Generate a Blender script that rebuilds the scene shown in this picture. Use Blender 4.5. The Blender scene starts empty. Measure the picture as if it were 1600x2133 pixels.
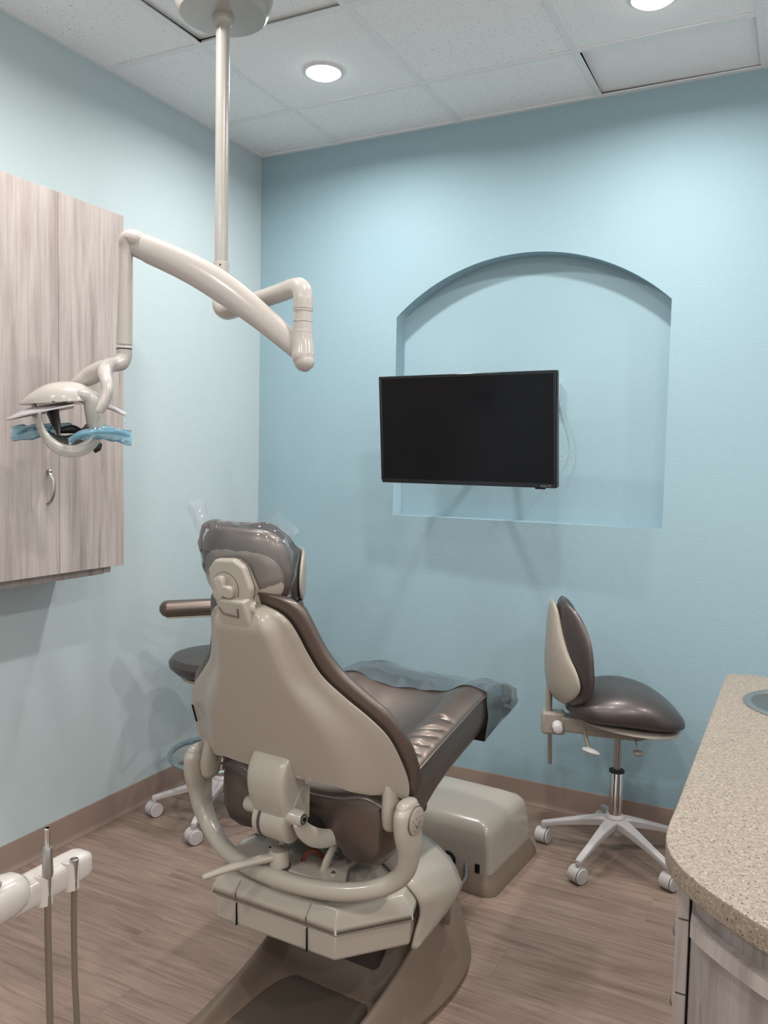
import bpy, bmesh, math, random
from math import pi, sin, cos, radians
from mathutils import Vector, Matrix
S = bpy.context.scene
COL = S.collection
random.seed(7)

# ------------------------------------------------------------------ camera, world, exposure, lamps
cd = bpy.data.cameras.new('camera'); cam = bpy.data.objects.new('camera', cd); COL.objects.link(cam)
cam.location = (2.47812, -3.45809, 1.50847)
cam.rotation_mode = 'XYZ'
cam.rotation_euler = (1.50666750, -0.01965441, 0.47074465)
cd.sensor_fit = 'VERTICAL'; cd.sensor_height = 36.0
cd.lens = 36.0 * 1711.19 / 2133.0
cd.clip_start = 0.05
S.camera = cam
w = bpy.data.worlds.new('world'); S.world = w; w.use_nodes = True
w.node_tree.nodes['Background'].inputs[0].default_value = (0.8, 0.85, 0.9, 1)
w.node_tree.nodes['Background'].inputs[1].default_value = 0.05
S.view_settings.view_transform = 'Standard'; S.view_settings.look = 'None'
S.view_settings.gamma = 1.0; S.view_settings.use_curve_mapping = False
S.view_settings.exposure = 0.75
LAMP_W = 9.6
LAMP_SPREAD = radians(166)
LAMP_COL = (1.0, 0.972, 0.94)
HC = 2.995     # ceiling height
RX1, RY0 = 4.6, -5.2   # right wall, wall behind the camera

# ------------------------------------------------------------------ materials
def pm(name, col, rough=.5, metal=0., spec=.5, coat=0., emit=None, estr=0.):
    m = bpy.data.materials.new(name); m.use_nodes = True
    b = m.node_tree.nodes['Principled BSDF']
    b.inputs['Base Color'].default_value = (*col, 1); b.inputs['Roughness'].default_value = rough
    b.inputs['Metallic'].default_value = metal; b.inputs['Specular IOR Level'].default_value = spec
    b.inputs['Coat Weight'].default_value = coat; b.inputs['Coat Roughness'].default_value = .12
    if emit: b.inputs['Emission Color'].default_value = (*emit, 1); b.inputs['Emission Strength'].default_value = estr
    return m
def N(m, t, **kw):
    n = m.node_tree.nodes.new(t)
    for k, v in kw.items():
        if k.startswith('i_'):
            key = k[2:].replace('_', ' ')
            n.inputs[key].default_value = v
        else: setattr(n, k, v)
    return n
def L(m, a, b): m.node_tree.links.new(a, b)
def bsdf(m): return m.node_tree.nodes['Principled BSDF']
def mapping(m, scale, rot=(0,0,0), kind='Object', rnd=False):
    tc = N(m, 'ShaderNodeTexCoord'); mp = N(m, 'ShaderNodeMapping')
    mp.inputs['Scale'].default_value = scale; mp.inputs['Rotation'].default_value = rot
    src = tc.outputs[kind]
    if rnd:
        oi = N(m, 'ShaderNodeObjectInfo'); ml = N(m, 'ShaderNodeVectorMath', operation='SCALE')
        cb = N(m, 'ShaderNodeCombineXYZ'); L(m, oi.outputs['Random'], cb.inputs[0]); L(m, oi.outputs['Random'], cb.inputs[1]); L(m, oi.outputs['Random'], cb.inputs[2])
        L(m, cb.outputs[0], ml.inputs[0]); ml.inputs['Scale'].default_value = 37.0
        ad = N(m, 'ShaderNodeVectorMath', operation='ADD'); L(m, src, ad.inputs[0]); L(m, ml.outputs[0], ad.inputs[1]); src = ad.outputs[0]
    L(m, src, mp.inputs['Vector']); return mp.outputs[0]
def ramp(m, fac, stops):
    r = N(m, 'ShaderNodeValToRGB'); e = r.color_ramp.elements
    e[0].position, e[0].color = stops[0][0], (*stops[0][1], 1); e[1].position, e[1].color = stops[-1][0], (*stops[-1][1], 1)
    for p, c in stops[1:-1]:
        x = e.new(p); x.color = (*c, 1)
    L(m, fac, r.inputs[0]); return r.outputs[0]
def mix(m, fac, a, b, mode='MIX'):
    n = N(m, 'ShaderNodeMix', data_type='RGBA', blend_type=mode)
    if isinstance(fac, float): n.inputs[0].default_value = fac
    else: L(m, fac, n.inputs[0])
    for k, v in ((6, a), (7, b)):
        if isinstance(v, tuple): n.inputs[k].default_value = (*v, 1)
        else: L(m, v, n.inputs[k])
    return n.outputs[2]
def noise(m, vec, scale, detail=3, rough=.5, dist=0.):
    n = N(m, 'ShaderNodeTexNoise', i_Scale=scale, i_Detail=detail, i_Roughness=rough, i_Distortion=dist); L(m, vec, n.inputs['Vector']); return n.outputs['Fac']
def bump(m, h, strength=.2, dist=.002):
    b = N(m, 'ShaderNodeBump', i_Strength=strength, i_Distance=dist); L(m, h, b.inputs['Height']); L(m, b.outputs[0], bsdf(m).inputs['Normal'])

def wall_mat(name, col):
    m = pm(name, col, .62, spec=.25)
    v = mapping(m, (1,1,1)); n = noise(m, v, 170, 3, .55)
    bump(m, n, .6, .0026)
    n2 = noise(m, v, 1.3, 2)
    L(m, mix(m, n2, tuple(c*.97 for c in col), tuple(min(1, c*1.03) for c in col)), bsdf(m).inputs['Base Color'])
    return m
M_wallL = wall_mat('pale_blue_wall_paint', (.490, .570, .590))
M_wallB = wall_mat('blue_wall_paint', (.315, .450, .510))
M_wallo = wall_mat('far_wall_paint', (.80, .81, .81))

M_tile = pm('mineral_fibre_tile', (.80, .81, .82), .9, spec=.1)
v = mapping(M_tile, (1,1,1), rnd=True)
sp = noise(M_tile, v, 170, 2, .6); sp2 = noise(M_tile, v, 14, 2)
mul = N(M_tile, 'ShaderNodeMath', operation='MULTIPLY'); L(M_tile, sp, mul.inputs[0]); mul.inputs[1].default_value = 1.0
c = ramp(M_tile, mul.outputs[0], [(.0, (.30,.30,.30)), (.30, (.33,.33,.33)), (.345, (.87,.875,.88)), (1, (.89,.895,.90))])
L(M_tile, c, bsdf(M_tile).inputs['Base Color'])
bump(M_tile, sp, .3, .002)
M_grid = pm('grid_white_metal', (.80, .81, .82), .5, spec=.3)
M_dark = pm('dark_void', (.012, .012, .012), .9, spec=.1)

# floor planks (grain runs along x)
M_floor = pm('oak_vinyl_plank', (.3,.24,.2), .42, spec=.35)
v = mapping(M_floor, (1.2, 13, 1), rnd=True)
g1 = noise(M_floor, v, 2.2, 6, .6, 1.1); 
v2 = mapping(M_floor, (3.5, 90, 1), rnd=True); g2 = noise(M_floor, v2, 2.0, 3, .6)
c1 = ramp(M_floor, g1, [(.25, (.178,.119,.092)), (.45, (.255,.180,.143)), (.6, (.295,.213,.172)), (.8, (.35,.26,.212))])
c2 = ramp(M_floor, g2, [(.3, (.70,.68,.66)), (.55, (1,1,1)), (1, (1.06,1.05,1.04))])
c3 = mix(M_floor, .8, c1, c2, 'MULTIPLY')
oi = N(M_floor, 'ShaderNodeObjectInfo'); hv = ramp(M_floor, oi.outputs['Random'], [(0, (.97,.97,.97)), (1, (1.02,1.02,1.02))])
L(M_floor, mix(M_floor, 1.0, c3, hv, 'MULTIPLY'), bsdf(M_floor).inputs['Base Color'])
rr = N(M_floor, 'ShaderNodeMapRange', i_To_Min=.34, i_To_Max=.52); L(M_floor, g1, rr.inputs[0]); L(M_floor, rr.outputs[0], bsdf(M_floor).inputs['Roughness'])
bump(M_floor, g2, .12, .0006)
M_base = pm('taupe_vinyl_cove', (.27, .195, .16), .45, spec=.35)

def laminate(name, dark=1.0, axis='z'):
    m = pm(name, (.5,.45,.42), .5, spec=.3)
    v = mapping(m, (9, 9, .75)); a = noise(m, v, 2.4, 5, .62, .5)
    vb = mapping(m, (46, 46, 1.6)); b = noise(m, vb, 2.0, 3, .55, .3)
    vc = mapping(m, (13, 13, .9)); k = noise(m, vc, 2.6, 6, .7, 1.0)
    c = ramp(m, a, [(.28, (.30*dark,.25*dark,.232*dark)), (.5, (.405*dark,.352*dark,.33*dark)), (.72, (.49*dark,.44*dark,.415*dark))])
    c = mix(m, .55, c, ramp(m, b, [(.3, (.72,.70,.68)), (.55, (1,1,1)), (1, (1.1,1.09,1.08))]), 'MULTIPLY')
    c = mix(m, 1.0, c, ramp(m, k, [(.0, (.42,.37,.34)), (.31, (.52,.48,.45)), (.375, (1,1,1)), (1, (1,1,1))]), 'MULTIPLY')
    L(m, c, bsdf(m).inputs['Base Color']); bump(m, b, .08, .0005)
    return m
M_lam = laminate('greige_wood_laminate')
M_lamd = laminate('base_wood_laminate', .82)

M_cnt = pm('speckled_solid_surface', (.5,.44,.36), .36, spec=.4)
v = mapping(M_cnt, (1,1,1)); s1 = noise(M_cnt, v, 210, 2, .5); v_ = mapping(M_cnt, (1,1,1), (0,0,1.1)); s2 = noise(M_cnt, v_, 260, 2, .5); s3 = noise(M_cnt, v, 120, 3, .6)
c = ramp(M_cnt, s3, [(.3, (.21,.165,.126)), (.5, (.27,.22,.172)), (.7, (.33,.275,.22))])
c = mix(M_cnt, ramp(M_cnt, s1, [(.64, (0,0,0)), (.68, (1,1,1))]), c, (.42,.37,.31))
c = mix(M_cnt, ramp(M_cnt, s2, [(.335, (1,1,1)), (.37, (0,0,0))]), c, (.06,.042,.032))
L(M_cnt, c, bsdf(M_cnt).inputs['Base Color'])

M_shell = pm('grey_beige_plastic', (.335, .292, .245), .33, spec=.45, coat=.15)
M_shell2 = pm('light_beige_plastic', (.37, .33, .282), .28, spec=.5, coat=.3)
M_arm = pm('warm_white_enamel', (.445, .405, .375), .24, spec=.5, coat=.3)
M_pole = pm('pole_enamel', (.36, .34, .31), .25, spec=.5, coat=.4)
M_brown = pm('taupe_base_plastic', (.175, .13, .10), .42, spec=.4)
M_mat = pm('dark_rubber_and_shade', (.055, .045, .04), .5)
M_lea = pm('bronze_leather', (.150, .118, .102), .38, metal=.75, spec=.55, coat=.12)
v = mapping(M_lea, (1,1,1)); n = noise(M_lea, v, 420, 2); bump(M_lea, n, .06, .0006)
M_leag = pm('graphite_leather', (.105, .088, .084), .37, metal=.65, spec=.5, coat=.1)
v = mapping(M_leag, (1,1,1)); n = noise(M_leag, v, 420, 2); bump(M_leag, n, .05, .0005)
M_chrome = pm('chrome', (.62,.6,.58), .13, metal=1.)
M_satin = pm('satin_steel', (.42,.41,.40), .32, metal=1.)
M_ring = pm('blue_grey_ring', (.33,.40,.43), .22, metal=.7)
M_white = pm('white_plastic', (.72,.70,.71), .4)
M_caster = pm('caster_plastic', (.50,.47,.465), .45)
M_blackp = pm('black_gloss', (.010,.012,.016), .16, spec=.5)
M_screen = pm('dark_screen', (.006,.006,.008), .16, spec=.22)
M_black = pm('matt_black', (.015,.015,.016), .5)
M_hose = pm('taupe_hose', (.13,.10,.08), .42, spec=.4)
M_cond = pm('grey_conduit', (.10,.10,.10), .5)
M_ringb = pm('bronze_grey_plastic', (.34,.33,.30), .3, spec=.5, coat=.35)
M_bowl = pm('dull_steel_bowl', (.26,.24,.22), .38, metal=1.)
M_cable = pm('pale_grey_cable', (.36,.44,.47), .5)
M_liner = pm('dark_grey_liner', (.09,.085,.08), .45)
M_red = pm('red_tubing', (.16,.03,.018), .45)
M_inner = pm('shade_dark_taupe', (.085,.065,.05), .5)  # base plastic darkened to paint the shade inside the chair base
M_silver = pm('silver_visor', (.52,.49,.49), .28, metal=.2, coat=.4)
M_bluet = pm('blue_handle', (.17,.36,.46), .3, coat=.3)
M_letter = pm('grey_lettering', (.22,.22,.23), .4)
M_lens = pm('lit_diffuser', (1,1,1), .5, emit=(1,.97,.93), estr=9.0)

def film(name, tint, dens, rough=.12):
    m = bpy.data.materials.new(name); m.use_nodes = True; nt = m.node_tree
    for n in list(nt.nodes):
        if n.type != 'OUTPUT_MATERIAL': nt.nodes.remove(n)
    out = nt.nodes[0]
    tr = nt.nodes.new('ShaderNodeBsdfTransparent'); tr.inputs[0].default_value = (*[1-(1-t)*.5 for t in tint], 1)
    gl = nt.nodes.new('ShaderNodeBsdfGlossy'); gl.inputs['Color'].default_value = (1,1,1,1); gl.inputs['Roughness'].default_value = rough
    df = nt.nodes.new('ShaderNodeBsdfDiffuse'); df.inputs[0].default_value = (*tint, 1)
    fr = nt.nodes.new('ShaderNodeFresnel'); fr.inputs['IOR'].default_value = 1.45
    m1 = nt.nodes.new('ShaderNodeMixShader'); m1.inputs[0].default_value = dens
    nt.links.new(tr.outputs[0], m1.inputs[1]); nt.links.new(df.outputs[0], m1.inputs[2])
    m2 = nt.nodes.new('ShaderNodeMixShader'); nt.links.new(fr.outputs[0], m2.inputs[0])
    nt.links.new(m1.outputs[0], m2.inputs[1]); nt.links.new(gl.outputs[0], m2.inputs[2])
    nt.links.new(m2.outputs[0], out.inputs[0]); return m
M_film = film('clear_bag_film', (.88,.89,.91), .065, .07)
M_filmb = film('toe_cover_film', (.30,.39,.44), .22, .14)
M_sleeve = film('blue_sleeve_film', (.34,.62,.76), .26, .12)

# ------------------------------------------------------------------ mesh helpers
def link(name, me, mat=None, parent=None):
    o = bpy.data.objects.new(name, me); COL.objects.link(o)
    if parent is not None: o.parent = parent
    if mat is not None: me.materials.clear(); me.materials.append(mat)
    return o
def mesh(name, V, F, mat, parent=None, smooth=True, angle=40, bevel=0., subs=0, seg=2, solid=0., bang=30):
    me = bpy.data.meshes.new(name); me.from_pydata([tuple(p) for p in V], [], F); me.validate()
    bm = bmesh.new(); bm.from_mesh(me); bmesh.ops.remove_doubles(bm, verts=bm.verts, dist=1e-6)
    if not solid: bmesh.ops.recalc_face_normals(bm, faces=bm.faces)
    bm.to_mesh(me); bm.free()
    if smooth:
        me.polygons.foreach_set('use_smooth', [True]*len(me.polygons)); me.set_sharp_from_angle(angle=radians(angle))
    o = link(name, me, mat, parent)
    if solid:
        m = o.modifiers.new('solid', 'SOLIDIFY'); m.thickness = solid; m.offset = 0
    if bevel:
        m = o.modifiers.new('bevel', 'BEVEL'); m.width = bevel; m.segments = seg; m.limit_method = 'ANGLE'; m.angle_limit = radians(bang); m.harden_normals = False
    if subs:
        m = o.modifiers.new('sub', 'SUBSURF'); m.levels = subs; m.render_levels = subs
    return o
def thing(name, label, cat, loc=(0,0,0), rz=0., group=None):
    o = bpy.data.objects.new(name, None); COL.objects.link(o); o.location = loc; o.rotation_euler = (0,0,rz)
    o.empty_display_size = .1
    return tag(o, label, cat, group)
def tag(o, label, cat, group=None):
    o['label'] = label; o['category'] = cat
    if group: o['group'] = group
    return o
def struct(o): o['kind'] = 'structure'; return o
def box(a, b):
    x0,y0,z0 = a; x1,y1,z1 = b
    V = [(x0,y0,z0),(x1,y0,z0),(x1,y1,z0),(x0,y1,z0),(x0,y0,z1),(x1,y0,z1),(x1,y1,z1),(x0,y1,z1)]
    return V, [(0,3,2,1),(4,5,6,7),(0,1,5,4),(1,2,6,5),(2,3,7,6),(3,0,4,7)]
def join(*ms):
    V, F = [], []
    for v_, f_ in ms:
        o = len(V); V += list(v_); F += [tuple(i+o for i in f) for f in f_]
    return V, F
def xf(m, mat):
    return [tuple(mat @ Vector(p)) for p in m[0]], m[1]
def loft(rings, cap0=True, cap1=True, closed=True):
    n = len(rings[0]); V = [p for r in rings for p in r]; F = []
    for i in range(len(rings)-1):
        for j in range(n if closed else n-1):
            k = (j+1) % n
            F.append((i*n+j, i*n+k, (i+1)*n+k, (i+1)*n+j))
    if cap0: F.append(tuple(reversed(range(n))))
    if cap1: F.append(tuple((len(rings)-1)*n + j for j in range(n)))
    return V, F
def cr(pts, n=8):
    """catmull-rom through tuples of any length"""
    P = [list(p) for p in pts]; P = [[2*a-b for a, b in zip(P[0], P[1])]] + P + [[2*a-b for a, b in zip(P[-1], P[-2])]]
    out = []
    for i in range(1, len(P)-2):
        for k in range(n):
            t = k/n; a,b,c_,d = P[i-1:i+3]
            out.append(tuple(.5*((2*b[j])+(-a[j]+c_[j])*t+(2*a[j]-5*b[j]+4*c_[j]-d[j])*t*t+(-a[j]+3*b[j]-3*c_[j]+d[j])*t**3) for j in range(len(a))))
    out.append(tuple(P[-2])); return out
def tube(path, rad, n=16, rnd=True, ref=(0,0,1), pw=1.0):
    """sweep; rad = number, or list of (a, b) half sizes; a is along the ref-derived side, b across"""
    P = [Vector(p[:3]) for p in path]; m = len(P)
    if not isinstance(rad, (list, tuple)): rad = [(rad, rad)]*m
    elif not isinstance(rad[0], (list, tuple)): rad = [(r, r) for r in rad]
    T = []
    for i in range(m):
        t = (P[min(i+1, m-1)] - P[max(i-1, 0)]).normalized(); T.append(t)
    r0 = Vector(ref)
    if abs(r0.dot(T[0])) > .95: r0 = Vector((1,0,0)) if abs(T[0].x) < .9 else Vector((0,1,0))
    u = (r0 - T[0]*r0.dot(T[0])).normalized(); rings = []
    def ring(c, u_, t_, a, b):
        w_ = t_.cross(u_)
        R = []
        for k in range(n):
            an = 2*pi*k/n; ca, sa = cos(an), sin(an)
            ca = math.copysign(abs(ca)**pw, ca); sa = math.copysign(abs(sa)**pw, sa)
            R.append(tuple(c + u_*a*ca + w_*b*sa))
        return R
    us = []
    for i in range(m):
        u = (u - T[i]*u.dot(T[i])).normalized(); us.append(u.copy())
    if rnd:
        for q in (0.05, .35, .65, .87):
            s = math.sqrt(1-(1-q)**2); rr = min(rad[0])
            rings.append(ring(P[0]-T[0]*rr*(1-q), us[0], T[0], rad[0][0]*s, rad[0][1]*s))
    for i in range(m): rings.append(ring(P[i], us[i], T[i], *rad[i]))
    if rnd:
        for q in (.87, .65, .35, .05):
            s = math.sqrt(1-(1-q)**2); rr = min(rad[-1])
            rings.append(ring(P[-1]+T[-1]*rr*(1-q), us[-1], T[-1], rad[-1][0]*s, rad[-1][1]*s))
    return loft(rings)
def lathe(prof, n=32, c=(0,0,0), axis=None):
    rings = [[(r*cos(2*pi*k/n), r*sin(2*pi*k/n), z) for k in range(n)] for r, z in prof]
    V, F = loft(rings)
    if axis is not None:
        q = Vector((0,0,1)).rotation_difference(Vector(axis)).to_matrix()
        V = [tuple(q @ Vector(p)) for p in V]
    return [(p[0]+c[0], p[1]+c[1], p[2]+c[2]) for p in V], F
def cyl(c, r, h, axis=(0,0,1), n=24):
    return lathe([(r, -h/2), (r, h/2)], n, c, axis)
def prism(poly, z0, z1, plane='xy'):
    """poly 2D list; extruded between z0 and z1 along the remaining axis"""
    def P(a, b, c_):
        return {'xy': (a, b, c_), 'xz': (a, c_, b), 'yz': (c_, a, b)}[plane]
    return loft([[P(a, b, z0) for a, b in poly], [P(a, b, z1) for a, b in poly]])
def lerp(tab, x):
    if x <= tab[0][0]: return tab[0][1]
    for (a, u), (b, v) in zip(tab, tab[1:]):
        if x <= b:
            t = (x-a)/(b-a); return u + (v-u)*t
    return tab[-1][1]
def sl(tab, x):
    """smooth table lookup (catmull-rom on a table)"""
    n = len(tab)
    if x <= tab[0][0]: return tab[0][1]
    if x >= tab[-1][0]: return tab[-1][1]
    for i in range(n-1):
        if x <= tab[i+1][0]:
            x0, y0 = tab[max(i-1,0)]; x1, y1 = tab[i]; x2, y2 = tab[i+1]; x3, y3 = tab[min(i+2,n-1)]
            m1 = (y2-y0)/(x2-x0); m2 = (y3-y1)/(x3-x1); h = x2-x1; t = (x-x1)/h
            return (2*t**3-3*t*t+1)*y1 + (t**3-2*t*t+t)*h*m1 + (-2*t**3+3*t*t)*y2 + (t**3-t*t)*h*m2
def curve2d(name, loops, depth, mat, parent=None, M=None, bevel=0.):
    """flat shape with holes, extruded symmetric by depth/2, converted to a mesh"""
    cu = bpy.data.curves.new(name, 'CURVE'); cu.dimensions = '2D'; cu.fill_mode = 'BOTH'; cu.extrude = depth/2; cu.bevel_depth = bevel
    for lp in loops:
        s = cu.splines.new('POLY'); s.points.add(len(lp)-1); s.use_cyclic_u = True
        for p, q in zip(s.points, lp): p.co = (q[0], q[1], 0, 1)
    o = bpy.data.objects.new('tmp', cu); COL.objects.link(o)
    me = bpy.data.meshes.new_from_object(o.evaluated_get(bpy.context.evaluated_depsgraph_get()))
    bpy.data.objects.remove(o); bpy.data.curves.remove(cu)
    if M is not None: me.transform(M)
    me.name = name
    return link(name, me, mat, parent)

# ------------------------------------------------------------------ room shell
fl = struct(mesh('floor', *box((-.12, RY0-.12, -.08), (RX1+.12, .2, -.006)), M_dark, smooth=False))
PW, PL_ = .178, 1.219
pm_me = None
r = 0; y = 0.0
while y > RY0:
    y0 = max(y-PW, RY0); x = -((r*0.43) % 1.0)*PL_
    while x < RX1:
        xa, xb = max(x, 0), min(x+PL_, RX1)
        if xb-xa > .02:
            if xb-xa > PL_-1e-6 and y0 == y-PW:
                if pm_me is None:
                    bx = box((-PL_/2+.0002, -PW/2+.0002, -.006), (PL_/2-.0002, PW/2-.0002, 0))
                    o = mesh('plank', *bx, M_floor, fl, smooth=False); pm_me = o.data
                else: o = link('plank', pm_me, None, fl)
            else:
                o = mesh('plank', *box((-(xb-xa)/2+.0002, -(y-y0)/2+.0002, -.006), ((xb-xa)/2-.0002, (y-y0)/2-.0002, 0)), M_floor, fl, smooth=False)
            o.location = ((xa+xb)/2, (y+y0)/2, 0)
        x += PL_
    y -= PW; r += 1

struct(mesh('wall_left', *box((-.12, RY0, -.01), (0, .2, HC+.05)), M_wallL, smooth=False))
struct(mesh('wall_right', *box((RX1, RY0, -.01), (RX1+.12, .2, HC+.05)), M_wallo, smooth=False))
struct(mesh('wall_front', *box((-.12, RY0-.12, -.01), (RX1+.12, RY0, HC+.05)), M_wallo, smooth=False))
# back wall with an arched niche
NX0, NX1, NZ0, NZ1, NPK, ND = .770, 1.985, 1.248, 2.166, 2.404, .088
def arch(n=40):
    hw = (NX1-NX0)/2; h = NPK-NZ1; R = (hw*hw+h*h)/(2*h); cx = (NX0+NX1)/2; cz = NPK-R
    a0 = math.asin(hw/R)
    return [(cx+R*sin(a0-2*a0*k/n), cz+R*cos(a0-2*a0*k/n)) for k in range(n+1)]
hole = [(NX0, NZ0), (NX1, NZ0)] + arch()
Mx = Matrix.Translation((0, ND/2, 0)) @ Matrix.Rotation(pi/2, 4, 'X')
wb = curve2d('wall_back', [[(0,-.01),(RX1,-.01),(RX1,HC+.05),(0,HC+.05)], hole], ND, M_wallB, None, Mx)
bmm = bmesh.new(); bmm.from_mesh(wb.data)
bxv, bxf = box((-.12, ND, -.01), (RX1+.12, .2, HC+.05)); vs = [bmm.verts.new(p) for p in bxv]
for f in bxf: bmm.faces.new([vs[i] for i in f])
bmm.to_mesh(wb.data); bmm.free(); struct(wb)

# cove baseboards
prof = [(0,0),(.016,0),(.0155,.004),(.009,.012),(.0055,.024),(.0045,.102),(.003,.106),(0,.107)]
V, F = loft([[(p, 0, z) for p, z in prof], [(p, RY0, z) for p, z in prof]]); struct(mesh('baseboard_left', V, F, M_base, angle=30))
V, F = loft([[(0, -p, z) for p, z in prof], [(RX1, -p, z) for p, z in prof]]); struct(mesh('baseboard_back', V, F, M_base, angle=30))

# suspended ceiling: tiles and grid bars as parts
ce = struct(mesh('ceiling', *box((-.12, RY0-.12, HC+.05), (RX1+.12, .2, HC+.12)), M_dark, smooth=False))
s_ = .6096; GX = [0.] + [.454+s_*k for k in range(8)]; GX = [g for g in GX if g < RX1-.05] + [RX1]
GY = [0.] + [-.413-.6096*k for k in range(9)]; GY = [g for g in GY if g > RY0+.05] + [RY0]
full_t = None
for i in range(len(GX)-1):
    for j in range(len(GY)-1):
        xa, xb, ya, yb = GX[i], GX[i+1], GY[j+1], GY[j]
        dx, dy = (xb-xa)/2-.004, (yb-ya)/2-.004
        cx, cy = (xa+xb)/2, (ya+yb)/2
        isfull = abs(dx-(s_/2-.004)) < 1e-4 and abs(dy-(s_/2-.004)) < 1e-4
        if isfull and full_t: o = link('ceiling_tile', full_t, None, ce)
        else:
            o = mesh('ceiling_tile', *box((-dx,-dy,0),(dx,dy,.016)), M_tile, ce, smooth=False)
            if isfull: full_t = o.data
        o.location = (cx, cy, HC+.004)
        if i == 3 and j == 0: o.location = (cx+.004, cy-.006, HC+.016); o.rotation_euler = (radians(-1.6), radians(.6), 0)
        if i == 1 and j == 2: o.location.z += .008; o.rotation_euler = (.012, .012, 0)
for g in GX[1:-1]:
    for j in range(len(GY)-1): mesh('grid_bar', *box((g-.012, GY[j+1], HC), (g+.012, GY[j], HC+.004)), M_grid, ce, smooth=False)
for g in GY[1:-1]:
    for i in range(len(GX)-1):
        mesh('grid_bar', *box((GX[i]+(.012 if i else 0), g-.012, HC-.0004), (GX[i+1]-.012, g+.012, HC+.0036)), M_grid, ce, smooth=False)
mesh('wall_angle', *box((0, -.022, HC-.0008), (RX1, 0, HC+.0035)), M_grid, ce, smooth=False)
mesh('wall_angle', *box((0, RY0, HC-.0012), (.022, -.022, HC+.0032)), M_grid, ce, smooth=False)

# recessed lights, plus unseen fill lamps added in the same fittings
def downlight(x, y, label, group=None, watts=LAMP_W):
    t = thing('recessed_light', label, 'ceiling light', (x, y, HC), 0, group)
    V, F = lathe([(.064,-.001),(.065,-.004),(.069,-.005),(.072,-.003),(.072,.004),(.064,.004)], 48)
    mesh('trim_ring', V, F, M_white, t)
    mesh('diffuser', *lathe([(.064,.003),(.064,-.005),(.057,-.012),(.038,-.018),(.018,-.0205),(.001,-.021)], 40), M_lens, t)
    ld = bpy.data.lights.new('lamp', 'AREA'); ld.shape = 'DISK'; ld.size = .11; ld.energy = watts; ld.color = LAMP_COL; ld.spread = LAMP_SPREAD
    lo = bpy.data.objects.new('lamp', ld); COL.objects.link(lo); lo.parent = t; lo.location = (0,0,-.026)
downlight(.759, -.66, 'round lit ceiling light right of the tall light pole')
downlight(1.985, -.66, 'round lit ceiling light at the top right of the ceiling, cut by the frame')
for x, y, wt, lb in ((1.985,-1.88,10,'round ceiling light above the gap between dental chair and countertop'),
        (.759,-1.88,8.5,'round ceiling light over the front of the greige wall cabinet'),
        (1.985,-4.0,10,'added fill light behind the viewer, the one nearest the viewer'),  # unseen lamp added to raise the bounce light
        (3.8,-2.83,16,'round ceiling light right of the countertop, middle of the right-hand row'),
        (3.8,-.9,13,'added unseen fill light in the right-hand row next to the blue wall'),  # unseen, added for ambient fill from the right
        (.759,-4.2,13,'added fill light behind the viewer beside the pale left wall'),  # added out of view for bounce off the far walls
        (3.8,-4.6,18,'added fill light in the far right corner behind the viewer')):  # added out of view, lights the far floor for bounce
    downlight(x, y, lb, None, wt)

# ------------------------------------------------------------------ television on its wall arm
t = thing('television', 'black flat television on a wall arm in front of the arched niche', 'television', (1.284, -.425, 1.630))
t.rotation_euler = (radians(6.0), 0, radians(-3.4))
# local: x right, z up, -y towards the viewer
TW, TH = .755, .437
mesh('casing', *box((-TW/2, .0, -TH/2), (TW/2, .030, TH/2)), M_blackp, t, bevel=.004)
mesh('rear_bulge', *join(box((-.24,.030,-.16),(.24,.060,.10))), M_black, t, bevel=.012)
bz = .011
fr_ = join(box((-TW/2, -.007, TH/2-bz), (TW/2, .0, TH/2)), box((-TW/2, -.007, -TH/2), (TW/2, .0, -TH/2+.017)),
          box((-TW/2, -.007, -TH/2+.017), (-TW/2+bz, .0, TH/2-bz)), box((TW/2-bz, -.007, -TH/2+.017), (TW/2, .0, TH/2-bz)))
mesh('bezel', *fr_, M_blackp, t, bevel=.0025, smooth=True)
mesh('screen', *box((-TW/2+bz, -.004, -TH/2+.017), (TW/2-bz, .0, TH/2-bz)), M_screen, t, smooth=False)
mesh('sensor_lens', *box((TW/2-.085, -.003, -TH/2-.006), (TW/2-.045, .010, -TH/2)), M_blackp, t, bevel=.002)
def text(name, body, size, M, parent, mat, ext=.0003):
    cu = bpy.data.curves.new(name, 'FONT'); cu.body = body; cu.size = size; cu.extrude = ext; cu.align_x = 'CENTER'; cu.align_y = 'CENTER'
    o = bpy.data.objects.new('tmp', cu); COL.objects.link(o)
    me = bpy.data.meshes.new_from_object(o.evaluated_get(bpy.context.evaluated_depsgraph_get())); bpy.data.objects.remove(o)
    me.transform(M); return link(name, me, mat, parent)
text('lettering', 'Roku TV', .0115, Matrix.Translation((TW/2-.040, -.0073, -TH/2+.0075)) @ Matrix.Rotation(pi/2, 4, 'X'), t, M_letter)
# arm in world axes: parent inverse is left alone, so build in television space
mesh('mount_plate', *box((-.11, .060, -.11), (.11, .066, .11)), M_black, t, bevel=.001)
inv = (Matrix.Translation(t.location) @ t.rotation_euler.to_matrix().to_4x4()).inverted()
arm = join(xf(tube([(1.281,-.345,1.64),(1.20,-.13,1.64)], .014, 10, False), inv), xf(tube([(1.20,-.13,1.64),(1.30,.07,1.64)], .014, 10, False), inv),
           xf(box((1.22,.068,1.53),(1.38,.086,1.75)), inv))
mesh('wall_arm', *arm, M_black, t, bevel=.002)
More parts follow.
